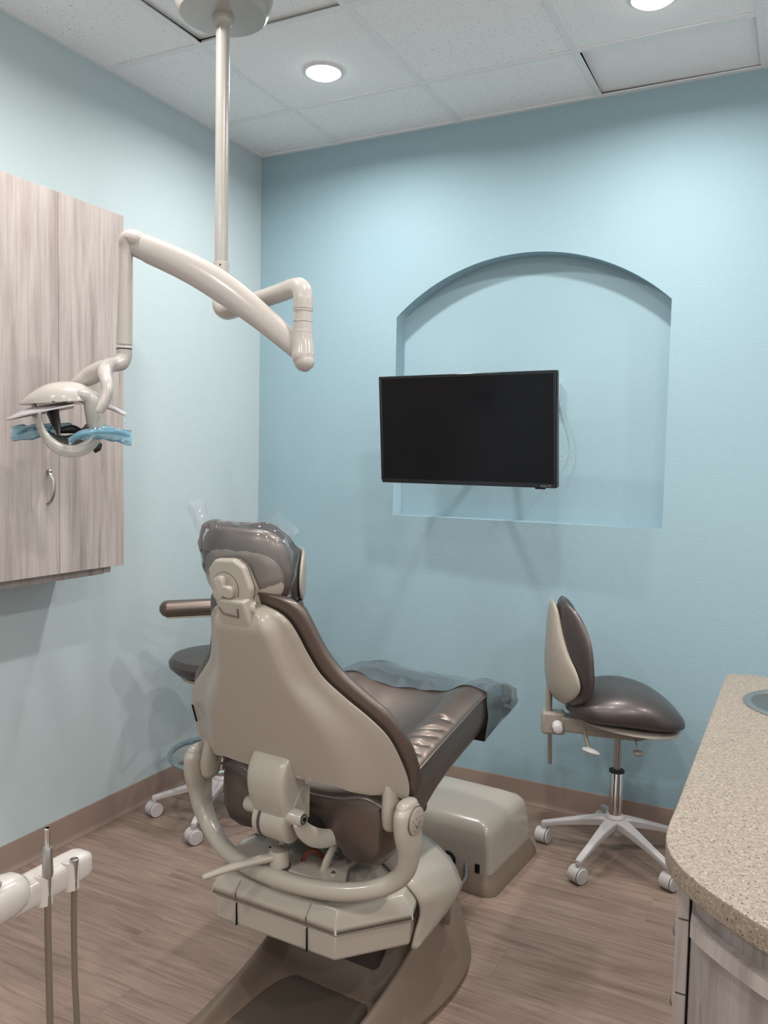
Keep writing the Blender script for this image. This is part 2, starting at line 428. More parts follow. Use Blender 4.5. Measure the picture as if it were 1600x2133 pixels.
# outlet box and its cable in the niche
t2 = thing('outlet_box', 'white plastic outlet box on the niche wall behind the right side of the television', 'outlet', (1.49, .086, 1.80))
mesh('cover', *box((-.035,-.030,-.057),(.035,0,.057)), M_white, t2, bevel=.003)
mesh('plug', *box((.0,-.028,-.066),(.034,-.006,-.057)), M_satin, t2, bevel=.002)
cb = tube(cr([(1.522,.078,1.79),(1.545,.074,1.72),(1.575,.072,1.64),(1.582,.070,1.58),(1.565,.060,1.53),(1.50,.03,1.50),(1.42,-.08,1.52),(1.36,-.2,1.58),(1.34,-.35,1.62)], 6), .0018, 8)
tag(mesh('power_cable', *cb, M_cable), 'thin pale cable curving down from the outlet box beside the television', 'cable')

# ------------------------------------------------------------------ upper cabinet on the left wall
t = thing('wall_cabinet', 'greige wood-grain wall cabinet hung on the pale left wall', 'cabinet', (0, -1.253, 0))
CZ0, CZ1 = 1.110, 2.344
mesh('body', *box((.001, -1.05, CZ0+.004), (.289, -.004, CZ1-.004)), M_lam, t, smooth=False)
mesh('door', *box((.291, -.2855, CZ0), (.310, 0, CZ1)), M_lam, t, smooth=False, bevel=.0008, seg=1)
d2 = mesh('door', *box((.291, -.72, CZ0), (.310, -.2875, CZ1)), M_lam, t, smooth=False, bevel=.0008, seg=1)
mesh('door', *box((.291, -1.05, CZ0), (.310, -.722, CZ1)), M_lam, t, smooth=False, bevel=.0008, seg=1)
hp = cr([(.311,-.332,1.448),(.322,-.332,1.440),(.334,-.332,1.418),(.338,-.332,1.395),(.334,-.332,1.372),(.322,-.332,1.352),(.311,-.332,1.345)], 5)
hr = [(.0045+.0025*abs(i/(len(hp)-1)*2-1)**2, .003) for i in range(len(hp))]
mesh('handle', *join(tube(hp, hr, 10, True, (0,1,0)), tube([(.31,-.332,1.449),(.318,-.332,1.449)], .007, 12, True)), M_satin, d2)
mesh('light_rail', *box((.262, -1.05, CZ0-.028), (.280, -.070, CZ0+.004)), M_lamd, t, smooth=False)
mesh('rail_end', *box((.262, -.070, CZ0-.024), (.284, -.038, CZ0+.004)), M_lam, t, smooth=False)

# ------------------------------------------------------------------ countertop, sink, base cabinet
CT = .86
edge = cr([(2.291,-1.80),(2.290,-1.958),(2.303,-2.030),(2.326,-2.078),(2.359,-2.121),(2.413,-2.172),(2.47,-2.215),(2.56,-2.262),(2.66,-2.29),(2.78,-2.30),(2.90,-2.30)], 5)
top = [(2.90,-.66),(2.345,-.688)] + [(2.345-.052*sin(a*pi/16), -.740+.052*cos(a*pi/16)) for a in range(1,9)] + edge
top = list(reversed(top))
SX, SY, SR = 2.532, -.985, .163
holeS = [(SX+SR*cos(-2*pi*k/48), SY+SR*sin(-2*pi*k/48)) for k in range(48)]
ct = curve2d('countertop', [top, holeS], .032, M_cnt, None, Matrix.Translation((.006,0,CT-.019)), bevel=.003)
tag(ct, 'speckled beige solid-surface countertop with a rounded corner', 'countertop')
t = thing('sink', 'round stainless steel sink set into the speckled countertop', 'sink', (SX, SY, CT))
mesh('bowl', *lathe([(.150,.000),(.146,-.008),(.142,-.05),(.13,-.12),(.09,-.145),(.02,-.15),(.001,-.15)], 48), M_bowl, t)
mesh('rim', *lathe([(.172,-.001),(.172,.003),(.166,.0055),(.152,.004),(.149,-.002),(.150,-.006)], 56), M_satin, t)
o = mesh('drain', *lathe([(.022,-.1495),(.022,-.146),(.016,-.147),(.001,-.148)], 24), M_chrome, t)

t = thing('base_cabinet', 'greige wood-grain base cabinet with drawers under the speckled countertop', 'cabinet', (0, 0, 0))
def inset(pts, d):
    out = []
    n = len(pts)
    for i in range(n):
        a = Vector((*pts[max(i-1,0)], 0)); b = Vector((*pts[min(i+1,n-1)], 0)); tn = (b-a).normalized(); nn = Vector((-tn.y, tn.x, 0))
        out.append((pts[i][0]+nn.x*d, pts[i][1]+nn.y*d))
    return out
e2 = inset(edge[6:], .045)       # end panel outline follows the counter edge, set back
zc = CT-.041
bodyp = [(2.90,-.70),(2.340,-.70),(2.340,-1.955)] + [p for p in e2 if p[0] > 2.352]
mesh('carcass', *prism([(2.90,-1.22),(2.340,-1.22)]+bodyp[2:], .0, zc), M_lamd, t, angle=35)
mesh('lower_carcass', *box((2.340, -1.22, 0), (2.90, -.70, .68)), M_lamd, t, smooth=False)
mesh('apron', *box((2.340, -1.22, .68), (2.352, -.70, zc)), M_lamd, t, smooth=False)
mesh('apron', *box((2.352, -.712, .68), (2.90, -.70, zc)), M_lamd, t, smooth=False)
e3 = [p for p in inset(edge[6:], .022) if p[0] > 2.345]; e4 = inset(edge[6:], .050); e4 = [p for p in e4 if p[0] > 2.35]
band = [(2.345,-1.962)] + e3 + list(reversed(e4)) 
mesh('trim_band', *prism(band, .742, .768), M_lam, t, angle=30)
zz = [(.712,.795),(.576,.708),(.440,.572),(.304,.436),(.10,.300)]
yb = [(-1.968,-1.40),(-1.396,-.82)]
for k, (ya, yb_) in enumerate(yb):
    for (z0, z1) in zz:
        d = mesh('drawer', *box((2.316, ya, z0), (2.3375, yb_, z1)), M_lam, t, smooth=False, bevel=.001, seg=1)
        ym, zm = (ya+.24 if k == 0 else (ya+yb_)/2), (z0+z1)/2
        if k == 0: ym = ya + .075; zm += .005
        mesh('knob', *lathe([(.005,0),(.004,.003),(.009,.006),(.010,.010),(.006,.012),(.001,.012)], 20, (2.316, ym, zm), (-1,0,0)), M_satin, d)

# ------------------------------------------------------------------ dental chair (local u right, v forward, z up)
CA = radians(-4.5)
ch = thing('dental_chair', 'reclining dental chair with bronze leather upholstery and beige shell, seen from behind', 'dental chair', (1.365, -1.66, 0), CA)
# base plate: height field
bw = [(-.46,.10),(-.42,.17),(-.34,.215),(-.2,.24),(0,.262),(.14,.275),(.28,.288),(.42,.275),(.54,.225),(.60,.16),(.645,.07)]
bh = [(-.46,.022),(-.42,.03),(-.34,.045),(-.2,.065),(0,.105),(.14,.16),(.28,.215),(.42,.22),(.54,.17),(.60,.09),(.645,.03)]
rings = []
for v_, w_ in [(a, sl(bw, a)) for a in [-.46,-.455,-.44,-.42,-.38,-.34,-.3,-.2,-.1,0,.07,.14,.18,.21,.24,.28,.35,.42,.47,.51,.54,.57,.60,.625,.645]]:
    h = sl(bh, v_); k = max(0., min(1., (v_-.13)/.10)); hi = .028 + (h-.028)*k*k*(3-2*k)
    if v_ < -.4: hi = min(hi, h)
    rdg = w_*.74
    half = [(0, hi), (rdg*.5, hi), (rdg*.78, hi), (rdg*.86, hi+(h-hi)*.06), (rdg*.93, hi+(h-hi)*.5), (rdg*.98, hi+(h-hi)*.93), (rdg*1.03, h), (w_*.84, .7*h+.3*.03), (w_*.93, .28*h+.72*.03), (w_*.985, .03 if h > .03 else h), (w_, .018), (w_, .0)]
    half = [(a, min(b, h)) for a, b in half]
    R = [(-a, v_, b) for a, b in reversed(half)] + [(a, v_, b) for a, b in half[1:]]
    rings.append(R)
mesh('base_plate', *loft(rings), M_brown, ch, angle=60, subs=1)
# floor pad inside the base; its colour is darkened to paint in shade
inner = [(.0,-.40),(.10,-.38),(.135,-.30),(.148,-.1),(.150,.05),(.13,.12),(.0,.14)]
poly = cr([(-.05,-.38),(-.125,-.34),(-.148,-.2),(-.152,0.0),(-.135,.085),(-.09,.125),(0,.13),(.09,.125),(.135,.085),(.152,0.0),(.148,-.2),(.125,-.34),(.05,-.38)], 5)
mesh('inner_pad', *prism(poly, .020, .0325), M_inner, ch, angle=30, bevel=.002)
# pedestal lift arm inside the base; dark colour stands in for shade
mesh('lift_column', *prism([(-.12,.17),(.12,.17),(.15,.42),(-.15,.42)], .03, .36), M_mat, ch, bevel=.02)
# upper cover of the lift: polygon stacks
def cover(zs, scales, base, c0=(0,.12)):
    return [[(c0[0]+(a-c0[0])*s, c0[1]+(b-c0[1])*s, z) for a, b in base] for z, s in zip(zs, scales)]
oct_ = [(-.205,-.145),(.175,-.130),(.296,.032),(.250,.160),(.18,.28),(-.18,.28),(-.250,.160),(-.296,.032)]
lo_ = loft(cover([.292,.298,.358],[.955,.975,.985], oct_)); mesh('lower_cover', *lo_, M_shell2, ch, angle=30, bevel=.004)
oct2 = [(-.208,-.148),(.178,-.133),(.300,.030),(.255,.160),(.18,.28),(-.18,.28),(-.255,.160),(-.300,.030)]
rg = cover([.363,.366], [1.0,1.0], oct2)
# sloping roof: rear edge stays high and pulls in
up = [(.385,[(-.205,-.146),(.175,-.131),(.297,.031),(.252,.160),(.18,.28),(-.18,.28),(-.252,.160),(-.297,.031)]),
      (.418,[(-.196,-.128),(.168,-.113),(.265,.037),(.235,.155),(.17,.27),(-.17,.27),(-.235,.155),(-.265,.037)]),
      (.436,[(-.172,-.095),(.148,-.082),(.20,.055),(.20,.20),(.14,.25),(-.14,.25),(-.20,.20),(-.20,.055)]),
      (.444,[(-.13,-.05),(.12,-.04),(.14,.06),(.14,.16),(.1,.2),(-.1,.2),(-.14,.16),(-.14,.06)])]
for z, pts in up: rg.append([(a, b, z) for a, b in pts])
uc = mesh('upper_cover', *loft(rg), M_shell2, ch, angle=26, bevel=.005)
mesh('cover_gap', *loft(cover([.356,.365],[.955,.955], oct_)), M_dark, ch, smooth=False)
# panel seams on the rear of the covers
for u, vv in ((-.128,-.1445),(.092,-.1365)):
    mesh('panel_seam', *join(xf(box((u-.0005, vv-.0022, .364), (u+.0005, vv+.02, .386)), Matrix()), tube([(u,vv-.0012,.386),(u+.003,vv+.014,.411),(u+.008,vv+.045,.430),(u+.012,vv+.085,.4415)], .0006, 6)), M_hose, uc, smooth=False)
    mesh('panel_seam', *box((u-.0005, vv+.002, .297), (u+.0005, vv+.02, .357)), M_dark, bpy.data.objects['lower_cover'], smooth=False)
# hood wrapped over the front of the lift, with a pointed cheek down each side
rear = cr([(0,.150,.452),(.10,.128,.453),(.165,.098,.449),(.215,.075,.442),(.252,.072,.425),(.283,.082,.390),(.287,.090,.345),(.280,.078,.300),(.272,.072,.262)], 4)
outr = cr([(0,.330,.445),(.10,.325,.443),(.175,.315,.436),(.235,.305,.415),(.270,.303,.390),(.286,.312,.350),(.290,.318,.312),(.290,.200,.285),(.274,.085,.258)], 4)
rg_h = []
for q in range(-len(rear)+1, len(rear)):
    sg = -1 if q < 0 else 1; a, b = rear[abs(q)], outr[abs(q)]; R = []
    for k in range(9):
        f = k/8; bl = .010*sin(pi*f)
        R.append((sg*(a[0]+(b[0]-a[0])*f + (bl if abs(q) > 18 else bl*abs(q)/18)), a[1]+(b[1]-a[1])*f, a[2]+(b[2]-a[2])*f + (bl if abs(q) < 18 else 0)))
    rg_h.append(R)
mesh('hood', *loft(rg_h, False, False, False), M_shell2, ch, angle=60, solid=.008)
fr2 = [(sg_*outr[q][0], outr[q][1]-.006, outr[q][2]-.003) for sg_, rng in ((-1, range(18, 0, -1)), (1, range(0, 19))) for q in rng]
mesh('hood_front', *loft([fr2, [(a*.9, b+.035, .19) for a, b, c_ in fr2]], False, False, False), M_shell2, ch, angle=50, solid=.008)
# swivel hub and yoke
mesh('swivel_hub', *lathe([(.088,.425),(.092,.430),(.092,.452),(.085,.458)], 40, (0,-.045,0)), M_shell, ch)
yp = cr([(.331,-.070,.700,.038,.019),(.332,-.070,.690,.044,.022),(.333,-.070,.675,.047,.024),(.334,-.066,.64,.048,.024),(.335,-.060,.59,.038,.023),(.325,-.060,.54,.029,.024),(.297,-.068,.505,.024,.023),(.25,-.088,.482,.022,.022),(.18,-.115,.468,.021,.022),(.09,-.132,.461,.021,.022),(0,-.138,.459,.021,.022)], 5)
yp += [(-a, b, c_, d_, e_) for a, b, c_, d_, e_ in reversed(yp[:-1])]
mesh('yoke', *tube(yp, [(p[3], p[4]) for p in yp], 20, True, (0,1,0), .85), M_shell2, ch)
pl_ = [(-.205,-.112),(.185,-.112),(.13,-.01),(.125,.10),(-.125,.10),(-.13,-.01)]
mesh('yoke_plate', *prism(pl_, .456, .474), M_shell2, ch, bevel=.006, seg=3)
# pivots: lugs, discs
for s in (-1, 1):
    lp = cr([(s*.285,-.058,.735,.034,.018),(s*.287,-.062,.705,.036,.020),(s*.290,-.066,.67,.036,.021),(s*.290,-.066,.648,.031,.020)], 4)
    mesh('pivot_lug', *tube(lp, [(p[3], p[4]) for p in lp], 16, True, (0,1,0)), M_shell, ch)
d_ = mesh('pivot_disc', *lathe([(.033,-.003),(.033,.0035),(.031,.0045),(.001,.005)], 36, (.3545,-.067,.668), (1,0,0)), M_shell, ch)
dots = []
random.seed(3)
for a, rr_ in [(k*pi/5+pi/2, .023 if k % 2 == 0 else .012) for k in range(10)]:
    dots.append(cyl((.3602, -.067+rr_*cos(a), .668+rr_*sin(a)), .0013, .0008, (1,0,0), 8))
chkm = tube([(.3602,-.073,.660),(.3602,-.069,.653),(.3602,-.059,.668)], .0011, 6)
mesh('emblem', *join(*dots, chkm), M_hose, d_)
mesh('disc_groove', *lathe([(.0335,-.001),(.0355,-.001),(.0355,.0015),(.0335,.0015)], 36, (.3545,-.067,.668), (1,0,0)), M_hose, d_)

# seat with bolsters
def seat_pt(v_, x_, off=0.):
    """top surface height at fraction x_ (-1..1) of half width"""
    ze = sl([(-.06,.688),(-.03,.698),(.08,.716),(.2,.745),(.35,.776),(.5,.806),(.60,.812),(.70,.795),(.78,.768),(.83,.735)], v_)
    ax = abs(x_)
    dip = sl([(-.06,.012),(.0,.03),(.15,.05),(.4,.055),(.55,.035),(.68,.012),(.83,.0)], v_)
    z = ze - dip*(1-min(1, ax/.62)**2.5) if ax < .62 else ze + .012*sin((ax-.62)/.38*pi)
    if .62 < ax < .97 and v_ > .02 and v_ < .66:
        e = sin((ax-.62)/.35*pi)
        for c_, s__, sl_ in ((.045,.007,.02),(.075,.006,-.03),(.10,.007,.015),(.155,.007,-.015),(.19,.006,.02),(.235,.008,.03),(.27,.007,.05),(.335,.007,-.02),(.60,.006,.02),(.63,.006,-.02)):
            d = (v_ - c_ - sl_*(ax-.8)*2)/s__
            z -= .0085*e*math.exp(-d*d)
    return z + off
def seat_hw(v_): return sl([(-.06,.256),(.1,.260),(.3,.256),(.5,.250),(.7,.243),(.83,.232)], v_)
vs_ = [-.06,-.052,-.04,-.02] + [i*.006 for i in range(0, 116)] + [.70,.715,.73,.745,.76,.775,.79,.80,.81]
zbt = [(-.06,.520),(-.045,.508),(0,.502),(.06,.515),(.15,.555),(.25,.598),(.4,.640),(.5,.660),(.65,.692),(.75,.70),(.81,.705)]
rings = []
for v_ in vs_:
    hw = seat_hw(v_)
    xs = [-1+2*i/44 for i in range(45)]
    ins = .0
    if v_ < -.03: ins = .012*((-.03-v_)/.03)**2
    if v_ > .76: ins = .016*((v_-.76)/.05)**2
    R = [(x_*(hw-ins), v_, seat_pt(v_, x_) - ins*1.2) for x_ in xs]
    zs = seat_pt(v_, 1.); zb = sl(zbt, v_)
    # piping bead then side
    R += [(hw+.004-ins, v_, zs-.004-ins), (hw+.005-ins, v_, zs-.010-ins), (hw-.001-ins, v_, zs-.015-ins), (hw+.003-ins, v_, zs-.03-ins), (hw+.006-ins, v_, (zs+zb)/2), (hw+.001-ins, v_, zb+.045), (hw-.018-ins, v_, zb+.012), (hw-.065, v_, zb)]
    cu_ = lerp([(-.06,.10),(.06,.09),(.2,.04),(.4,.02),(.81,0)], v_)
    R += [(x_*(hw-.065), v_, zb+cu_*lerp([(.2,1.),(.4,.85),(.6,.45),(.8,.04),(1,0)], abs(x_))) for x_ in (.8,.6,.4,.2,-.2,-.4,-.6,-.8)]
    R += [(-(hw-.065), v_, zb), (-(hw-.018-ins), v_, zb+.012), (-(hw+.001-ins), v_, zb+.045), (-(hw+.006-ins), v_, (zs+zb)/2), (-(hw+.003-ins), v_, zs-.03-ins), (-(hw-.001-ins), v_, zs-.015-ins), (-(hw+.005-ins), v_, zs-.010-ins), (-(hw+.004-ins), v_, zs-.004-ins)]
    rings.append(R)
seat = mesh('seat_cushion', *loft(rings), M_lea, ch, angle=50)
pp = [(seat_hw(v_)+.0045, v_, seat_pt(v_, 1.)-.008) for v_ in [i*.03-.045 for i in range(28)]]
for s in (-1, 1): mesh('piping', *tube([(s*a, b, c_) for a, b, c_ in pp], .0032, 8), M_lea, seat)
rp = [(x_*.258, -.064+.006*abs(x_)**6, seat_pt(-.06, x_)-.016) for x_ in [i/12-1 for i in range(25)]]
mesh('piping', *tube(rp, .0032, 8), M_lea, seat)
mesh('seat_frame', *prism([(-.10,.06),(.10,.06),(.14,.40),(-.14,.40)], .470, .60), M_mat, ch, bevel=.01)

# backrest: recline plane
REC = radians(20.5)
def bp(u, s, n): # u right, s along the back, n forward-normal
    return (u, -.06 - s*sin(REC) + n*cos(REC), .62 + s*cos(REC) + n*sin(REC))
shw = [(.045,.300),(.075,.322),(.12,.336),(.19,.328),(.26,.306),(.31,.268),(.36,.217),(.41,.172),(.47,.146),(.52,.130),(.555,.112),(.575,.085),(.585,.055)]
phw = [(.055,.322),(.10,.344),(.15,.350),(.22,.340),(.30,.305),(.36,.250),(.41,.205),(.46,.177),(.51,.160),(.56,.143),(.59,.120),(.605,.085),(.612,.050)]
def wing(u): return .20*u*u + .35*abs(u)**3
def sm(t): t = max(0., min(1., t)); return t*t*(3-2*t)
rings = []
for i in range(49):
    s = .045 + .54*i/48
    hw = sl(shw, s); R = []
    # lower edge: arch cut-outs are given by lifting the start of the profile near the middle
    c_ = hw*.66
    for k in range(41):
        x_ = -1 + 2*k/40; u = x_*hw
        low = .10 + .035*sm((.27-abs(u))/.10) if abs(u) < .30 else .10 - .055*sm((abs(u)-.30)/.04)
        ss = max(s, low - (.045)*0) if s < .14 else s
        e = 1 - sm((abs(u)-c_*.86)/(hw*.30))
        rim = (1-abs(x_)**10)
        n = -.012*rim - .030*e*sm((.60-s)/.06)*rim
        ff = sm((s-.045)/.10)
        R.append(bp(u, ss, wing(u) + n))
    for k in range(40, -1, -1):
        x_ = -1 + 2*k/40; u = x_*(hw-.004)
        low = .10 + .035*sm((.27-abs(u))/.10) if abs(u) < .30 else .10 - .055*sm((abs(u)-.30)/.04)
        ss = max(s, low) if s < .14 else s
        R.append(bp(u, ss, wing(u) + .008))
    rings.append(R)
bs = mesh('back_shell', *loft(rings), M_shell, ch, angle=50)
mesh('shell_slot', *tube([bp(-.296,.235,wing(.296)-.014), bp(-.291,.19,wing(.291)-.0185)], [(.0035,.002),(.0035,.002)], 8), M_dark, bs)
# leather back cushion wrapping round the shell
rings = []
for i in range(50):
    s = .050 + .562*i/49
    hw = sl(phw, s); th = .052*min(1, (i+.4)/4)**.5*min(1, (49.4-i)/5)**.5
    R = []
    for k in range(36):
        a = 2*pi*k/36; ca, sa = cos(a), sin(a)
        x_ = math.copysign(abs(ca)**.55, ca); y_ = math.copysign(abs(sa)**.8, sa)
        u = x_*hw
        ss = max(s, .150 - .10*sm((abs(u)-.26)/.06))
        R.append(bp(u, ss, wing(u)+.012 + th*.5 + y_*th*.5 - .006*(abs(x_)**6)))
    rings.append(R)
bc = mesh('back_cushion', *loft(rings), M_lea, ch, angle=60)
# stitched seam
st = [bp(sl(phw, s)*.93, s, wing(sl(phw, s)*.93)+.0485) for s in [.08+.5*i/30 for i in range(31)]]
mesh('seam', *tube(st, .0014, 6), M_hose, bc)

# gear cover behind the back (curved box)
gp = cr([(0,-.128,.803,.050,.006),(0,-.150,.796,.056,.022),(0,-.168,.772,.058,.040),(0,-.174,.735,.059,.050),(0,-.170,.69,.059,.052),(0,-.158,.645,.058,.048),(0,-.148,.612,.057,.044)], 5)
rings = []
for _, b, z, a, d in gp:
    R = []
    for k in range(24):
        an = 2*pi*k/24+pi/24; ca, sa = cos(an), sin(an)
        R.append((math.copysign(abs(ca)**.32, ca)*a, b + .03 + math.copysign(abs(sa)**.32, sa)*d, z))
    rings.append(R)
gc = mesh('gear_cover', *loft(rings), M_shell2, ch, angle=50)
mesh('side_panel', *prism([(-.150,.66),(-.118,.70),(-.085,.70),(-.085,.612),(-.142,.612)], .0585, .0612, 'yz'), M_shell2, gc, bevel=.001)
mesh('gear_drum', *lathe([(.045,-.050),(.05,-.046),(.05,.046),(.045,.050)], 36, (0,-.130,.610), (1,0,0)), M_shell2, ch)
mesh('drum_band', *lathe([(.0405,-.030),(.0515,-.030),(.0515,-.022),(.0405,-.022)], 36, (0,-.130,.610), (1,0,0)), M_mat, ch)
mesh('pivot_pin', *lathe([(.017,-.086),(.020,-.080),(.020,.0),(.020,.086),(.016,.092)], 24, (0,-.150,.637), (1,0,0)), M_shell2, ch)
mesh('pin_cap', *join(lathe([(.014,.0),(.014,.004),(.008,.004),(.008,.001)], 20, (.088,-.150,.637), (1,0,0))), M_satin, ch)
mesh('pin_socket', *cyl((.0935,-.150,.637), .0055, .003, (1,0,0), 12), M_dark, ch)
cl_ = cr([(.078,-.152,.628,.010,.020),(.082,-.135,.600,.011,.022),(.092,-.105,.575,.012,.024),(.108,-.065,.562,.012,.022),(.125,-.02,.563,.012,.016),(.135,.03,.575,.010,.010)], 5)
mesh('curved_link', *tube(cl_, [(p[3], p[4]) for p in cl_], 14, True, (1,0,0)), M_shell2, ch)
mesh('pivot_block', *prism([(-.135,.555),(-.10,.56),(-.085,.60),(-.12,.61)], -.035, .04, 'yz'), M_shell, ch, bevel=.004)
# red tubing and harness under the seat
mesh('harness', *tube(cr([(-.06,-.03,.50),(-.03,-.05,.535),(.02,-.05,.54),(.06,-.03,.51),(.09,0,.48)], 5), .007, 8), M_cond, ch)
mesh('tubing', *tube(cr([(.02,-.055,.478),(.035,-.055,.50),(.05,-.045,.505),(.06,-.02,.48)], 5), .006, 8), M_red, ch)
# tabs and screws on the plate
for u, vv in ((-.062,-.045),(.088,-.060)):
    tb = cr([(u,vv,.470,.009,.013),(u+.006,vv+.012,.500,.009,.015),(u+.014,vv+.03,.530,.008,.014)], 4)
    mesh('guide_tab', *tube(tb, [(p[3], p[4]) for p in tb], 12, True, (1,0,0)), M_shell2, ch)
    mesh('screw', *lathe([(.0065,0),(.006,.004),(.003,.0065),(.001,.007)], 14, (u+(-.030 if u < 0 else .034), vv-.006, .474)), M_chrome, ch)
# recline lock lever
mesh('lever_boss', *lathe([(.026,.0),(.026,.042),(.023,.048),(.001,.049)], 28, (-.012,-.112,.472)), M_shell2, ch)
mesh('boss_ring', *lathe([(.029,.0),(.029,.006),(.026,.006)], 28, (-.012,-.112,.474)), M_mat, ch)
lv = cr([(-.015,-.122,.505,.012,.014),(-.05,-.165,.500,.0105,.013),(-.09,-.225,.493,.009,.012),(-.115,-.272,.487,.0065,.0085)], 6)
mesh('lever', *tube(lv, [(p[3], p[4]) for p in lv], 14), M_shell2, ch)
# headrest --------------------------------------------------------
# plane: rises and leans towards the viewer
HP0 = Vector((-.018, -.256, 1.166)); HT = radians(9)
def hp_(u, s, n): # s up the headrest, n forward-up
    return (u+HP0.x-.42*max(0., n), HP0.y - s*sin(HT) + n*cos(HT), HP0.z + s*cos(HT) + n*sin(HT))
def pad(hwt, s0, s1, th, off, wingk, m_=28, n_=32, px=.62, py=.8):
    rings = []
    for i in range(m_+1):
        t_ = i/m_; s = s0 + (s1-s0)*(1-cos(pi*t_))/2
        e = max(.02, math.sqrt(max(0, 1-abs(2*(s-s0)/(s1-s0)-1)**3)))
        hw = sl(hwt, (s-s0)/(s1-s0)); R = []
        for k in range(n_):
            a = 2*pi*k/n_; ca, sa = cos(a), sin(a)
            x_ = math.copysign(abs(ca)**px, ca); y_ = math.copysign(abs(sa)**py, sa); u = x_*hw
            R.append(hp_(u, s, off + wingk*u*u + y_*th*.5*e))
        rings.append(R)
    return loft(rings)
hpad = mesh('headrest_cushion', *pad([(0,.07),(.06,.110),(.2,.130),(.45,.138),(.7,.132),(.88,.112),(.97,.082),(1,.055)], -.004, .174, .062, .028, 1.6), M_lea, ch, angle=60)
mesh('headrest_shell', *pad([(0,.07),(.08,.100),(.3,.120),(.6,.118),(.85,.096),(.97,.066),(1,.03)], .004, .138, .034, .010, 1.6), M_shell, ch, angle=60)
# bracket: rounded hexagonal housing
hx = [(-.058,.03),(-.044,-.012),(.030,-.016),(.050,.006),(.062,.050),(.046,.100),(.018,.116),(-.040,.112),(-.064,.085),(-.064,.050)]
def hprism(poly, n0, n1): return loft([[hp_(a, b, n0) for a, b in poly], [hp_(a, b, n1) for a, b in poly]])
hb = mesh('headrest_housing', *hprism(hx, -.034, .004), M_shell2, ch, bevel=.007, seg=3)
mesh('housing_seam', *hprism([(a*1.012, .06+(b-.06)*1.012) for a, b in hx], -.0185, -.017), M_hose, hb)
kc = (-.012, .046)
circ = lambda r_, n_=36: [(kc[0]+r_*cos(2*pi*k/n_), kc[1]+r_*sin(2*pi*k/n_)) for k in range(n_)]
mesh('knob_groove', *hprism(circ(.0395), -.0348, -.032), M_hose, hb)
mesh('knob_plate', *hprism(circ(.038), -.0362, -.033), M_shell2, hb)
lob = [(kc[0]+(.026+.009*cos(3*a_+.6)-.003*cos(6*a_+1.2))*cos(a_), kc[1]+(.026+.009*cos(3*a_+.6)-.003*cos(6*a_+1.2))*sin(a_)) for a_ in [2*pi*k/48 for k in range(48)]]
mesh('lock_knob', *loft([[hp_(a, b, -.035) for a, b in lob], [hp_(a, b, -.050) for a, b in lob], [hp_(kc[0]+(a-kc[0])*.8, kc[1]+(b-kc[1])*.8, -.0535) for a, b in lob]]), M_shell2, hb, bevel=.002)
# neck bracket down to the back
nb = [bp(-.048,.655,.020), bp(.050,.655,.020)]
neck = loft([[bp(-.046,.52,-.036), bp(.037,.52,-.036), bp(.037,.52,.03), bp(-.046,.52,.03)],
             [bp(-.050,.570,-.042), bp(.038,.570,-.042), bp(.038,.570,.03), bp(-.050,.570,.03)],
             [bp(-.044,.615,-.040), bp(.036,.615,-.040), bp(.036,.615,.03), bp(-.044,.615,.03)]])
mesh('neck_bracket', *neck, M_shell2, ch, bevel=.006, seg=3)
mesh('bracket_slot', *tube([bp(-.040,.595,-.0435), bp(-.032,.580,-.0435), bp(.014,.576,-.0435), bp(.016,.597,-.0435)], .0018, 6), M_hose, ch)
mesh('hinge_knuckle', *lathe([(.015,-.014),(.017,-.010),(.017,.010),(.015,.014)], 24, hp_(.046,.002,-.020), (1,.35,0)), M_shell2, ch)

# clear film over the toe and the headrest
def vf(x_): return .555 + .03*x_ - .05*abs(x_)
rings = []
m_ = 16
for i in range(m_+1):
    R = []
    t_ = i/m_
    xs = [-1+2*k/44 for k in range(45)]
    def PV(x_): return vf(x_) + (.815-vf(x_))*t_
    for x_ in xs:
        v_ = PV(x_); hw = seat_hw(v_)
        R.append((x_*(hw+.008), v_, seat_pt(min(v_, .80), x_) + .005 + .0022*sin(x_*17+v_*40) + (.010*sin(pi*t_)*(1-abs(x_)))))
    v_ = PV(1); hw = seat_hw(v_); zs = seat_pt(v_, 1); zb = sl(zbt, v_)
    R += [(hw+.012+.002*sin(v_*90), v_, zs-.03), (hw+.016, v_, (zs+zb)/2), (hw+.006, v_, zb-.004)]
    R += [(.1, v_, zb-.008), (-.1, v_, zb-.008)]
    v_ = PV(-1); zs = seat_pt(v_, 1); zb = sl(zbt, v_)
    R += [(-(hw+.006), v_, zb-.004), (-(hw+.016), v_, (zs+zb)/2), (-(hw+.016), v_, zs-.03)]
    rings.append(R)
W0 = Matrix.Translation((1.365,-1.66,0)) @ Matrix.Rotation(CA, 4, 'Z')
tc_ = mesh('toe_cover', *loft([[tuple(p) for p in r_] for r_ in rings], False, True), M_filmb, None, angle=70)
tc_.matrix_world = W0; tag(tc_, 'bluish clear plastic cover stretched over the foot end of the dental chair', 'plastic cover')
random.seed(11)
V, F = pad([(0,.09),(.06,.120),(.2,.140),(.45,.149),(.7,.143),(.88,.125),(.97,.098),(1,.075)], .02, .187, .088, .028, 1.6, 26, 44)
from mathutils import noise as mn
V = [tuple(Vector(p) + Vector(mn.noise_vector(Vector(p)*22))*.0065 + Vector(mn.noise_vector(Vector(p)*55))*.0025) for p in V]
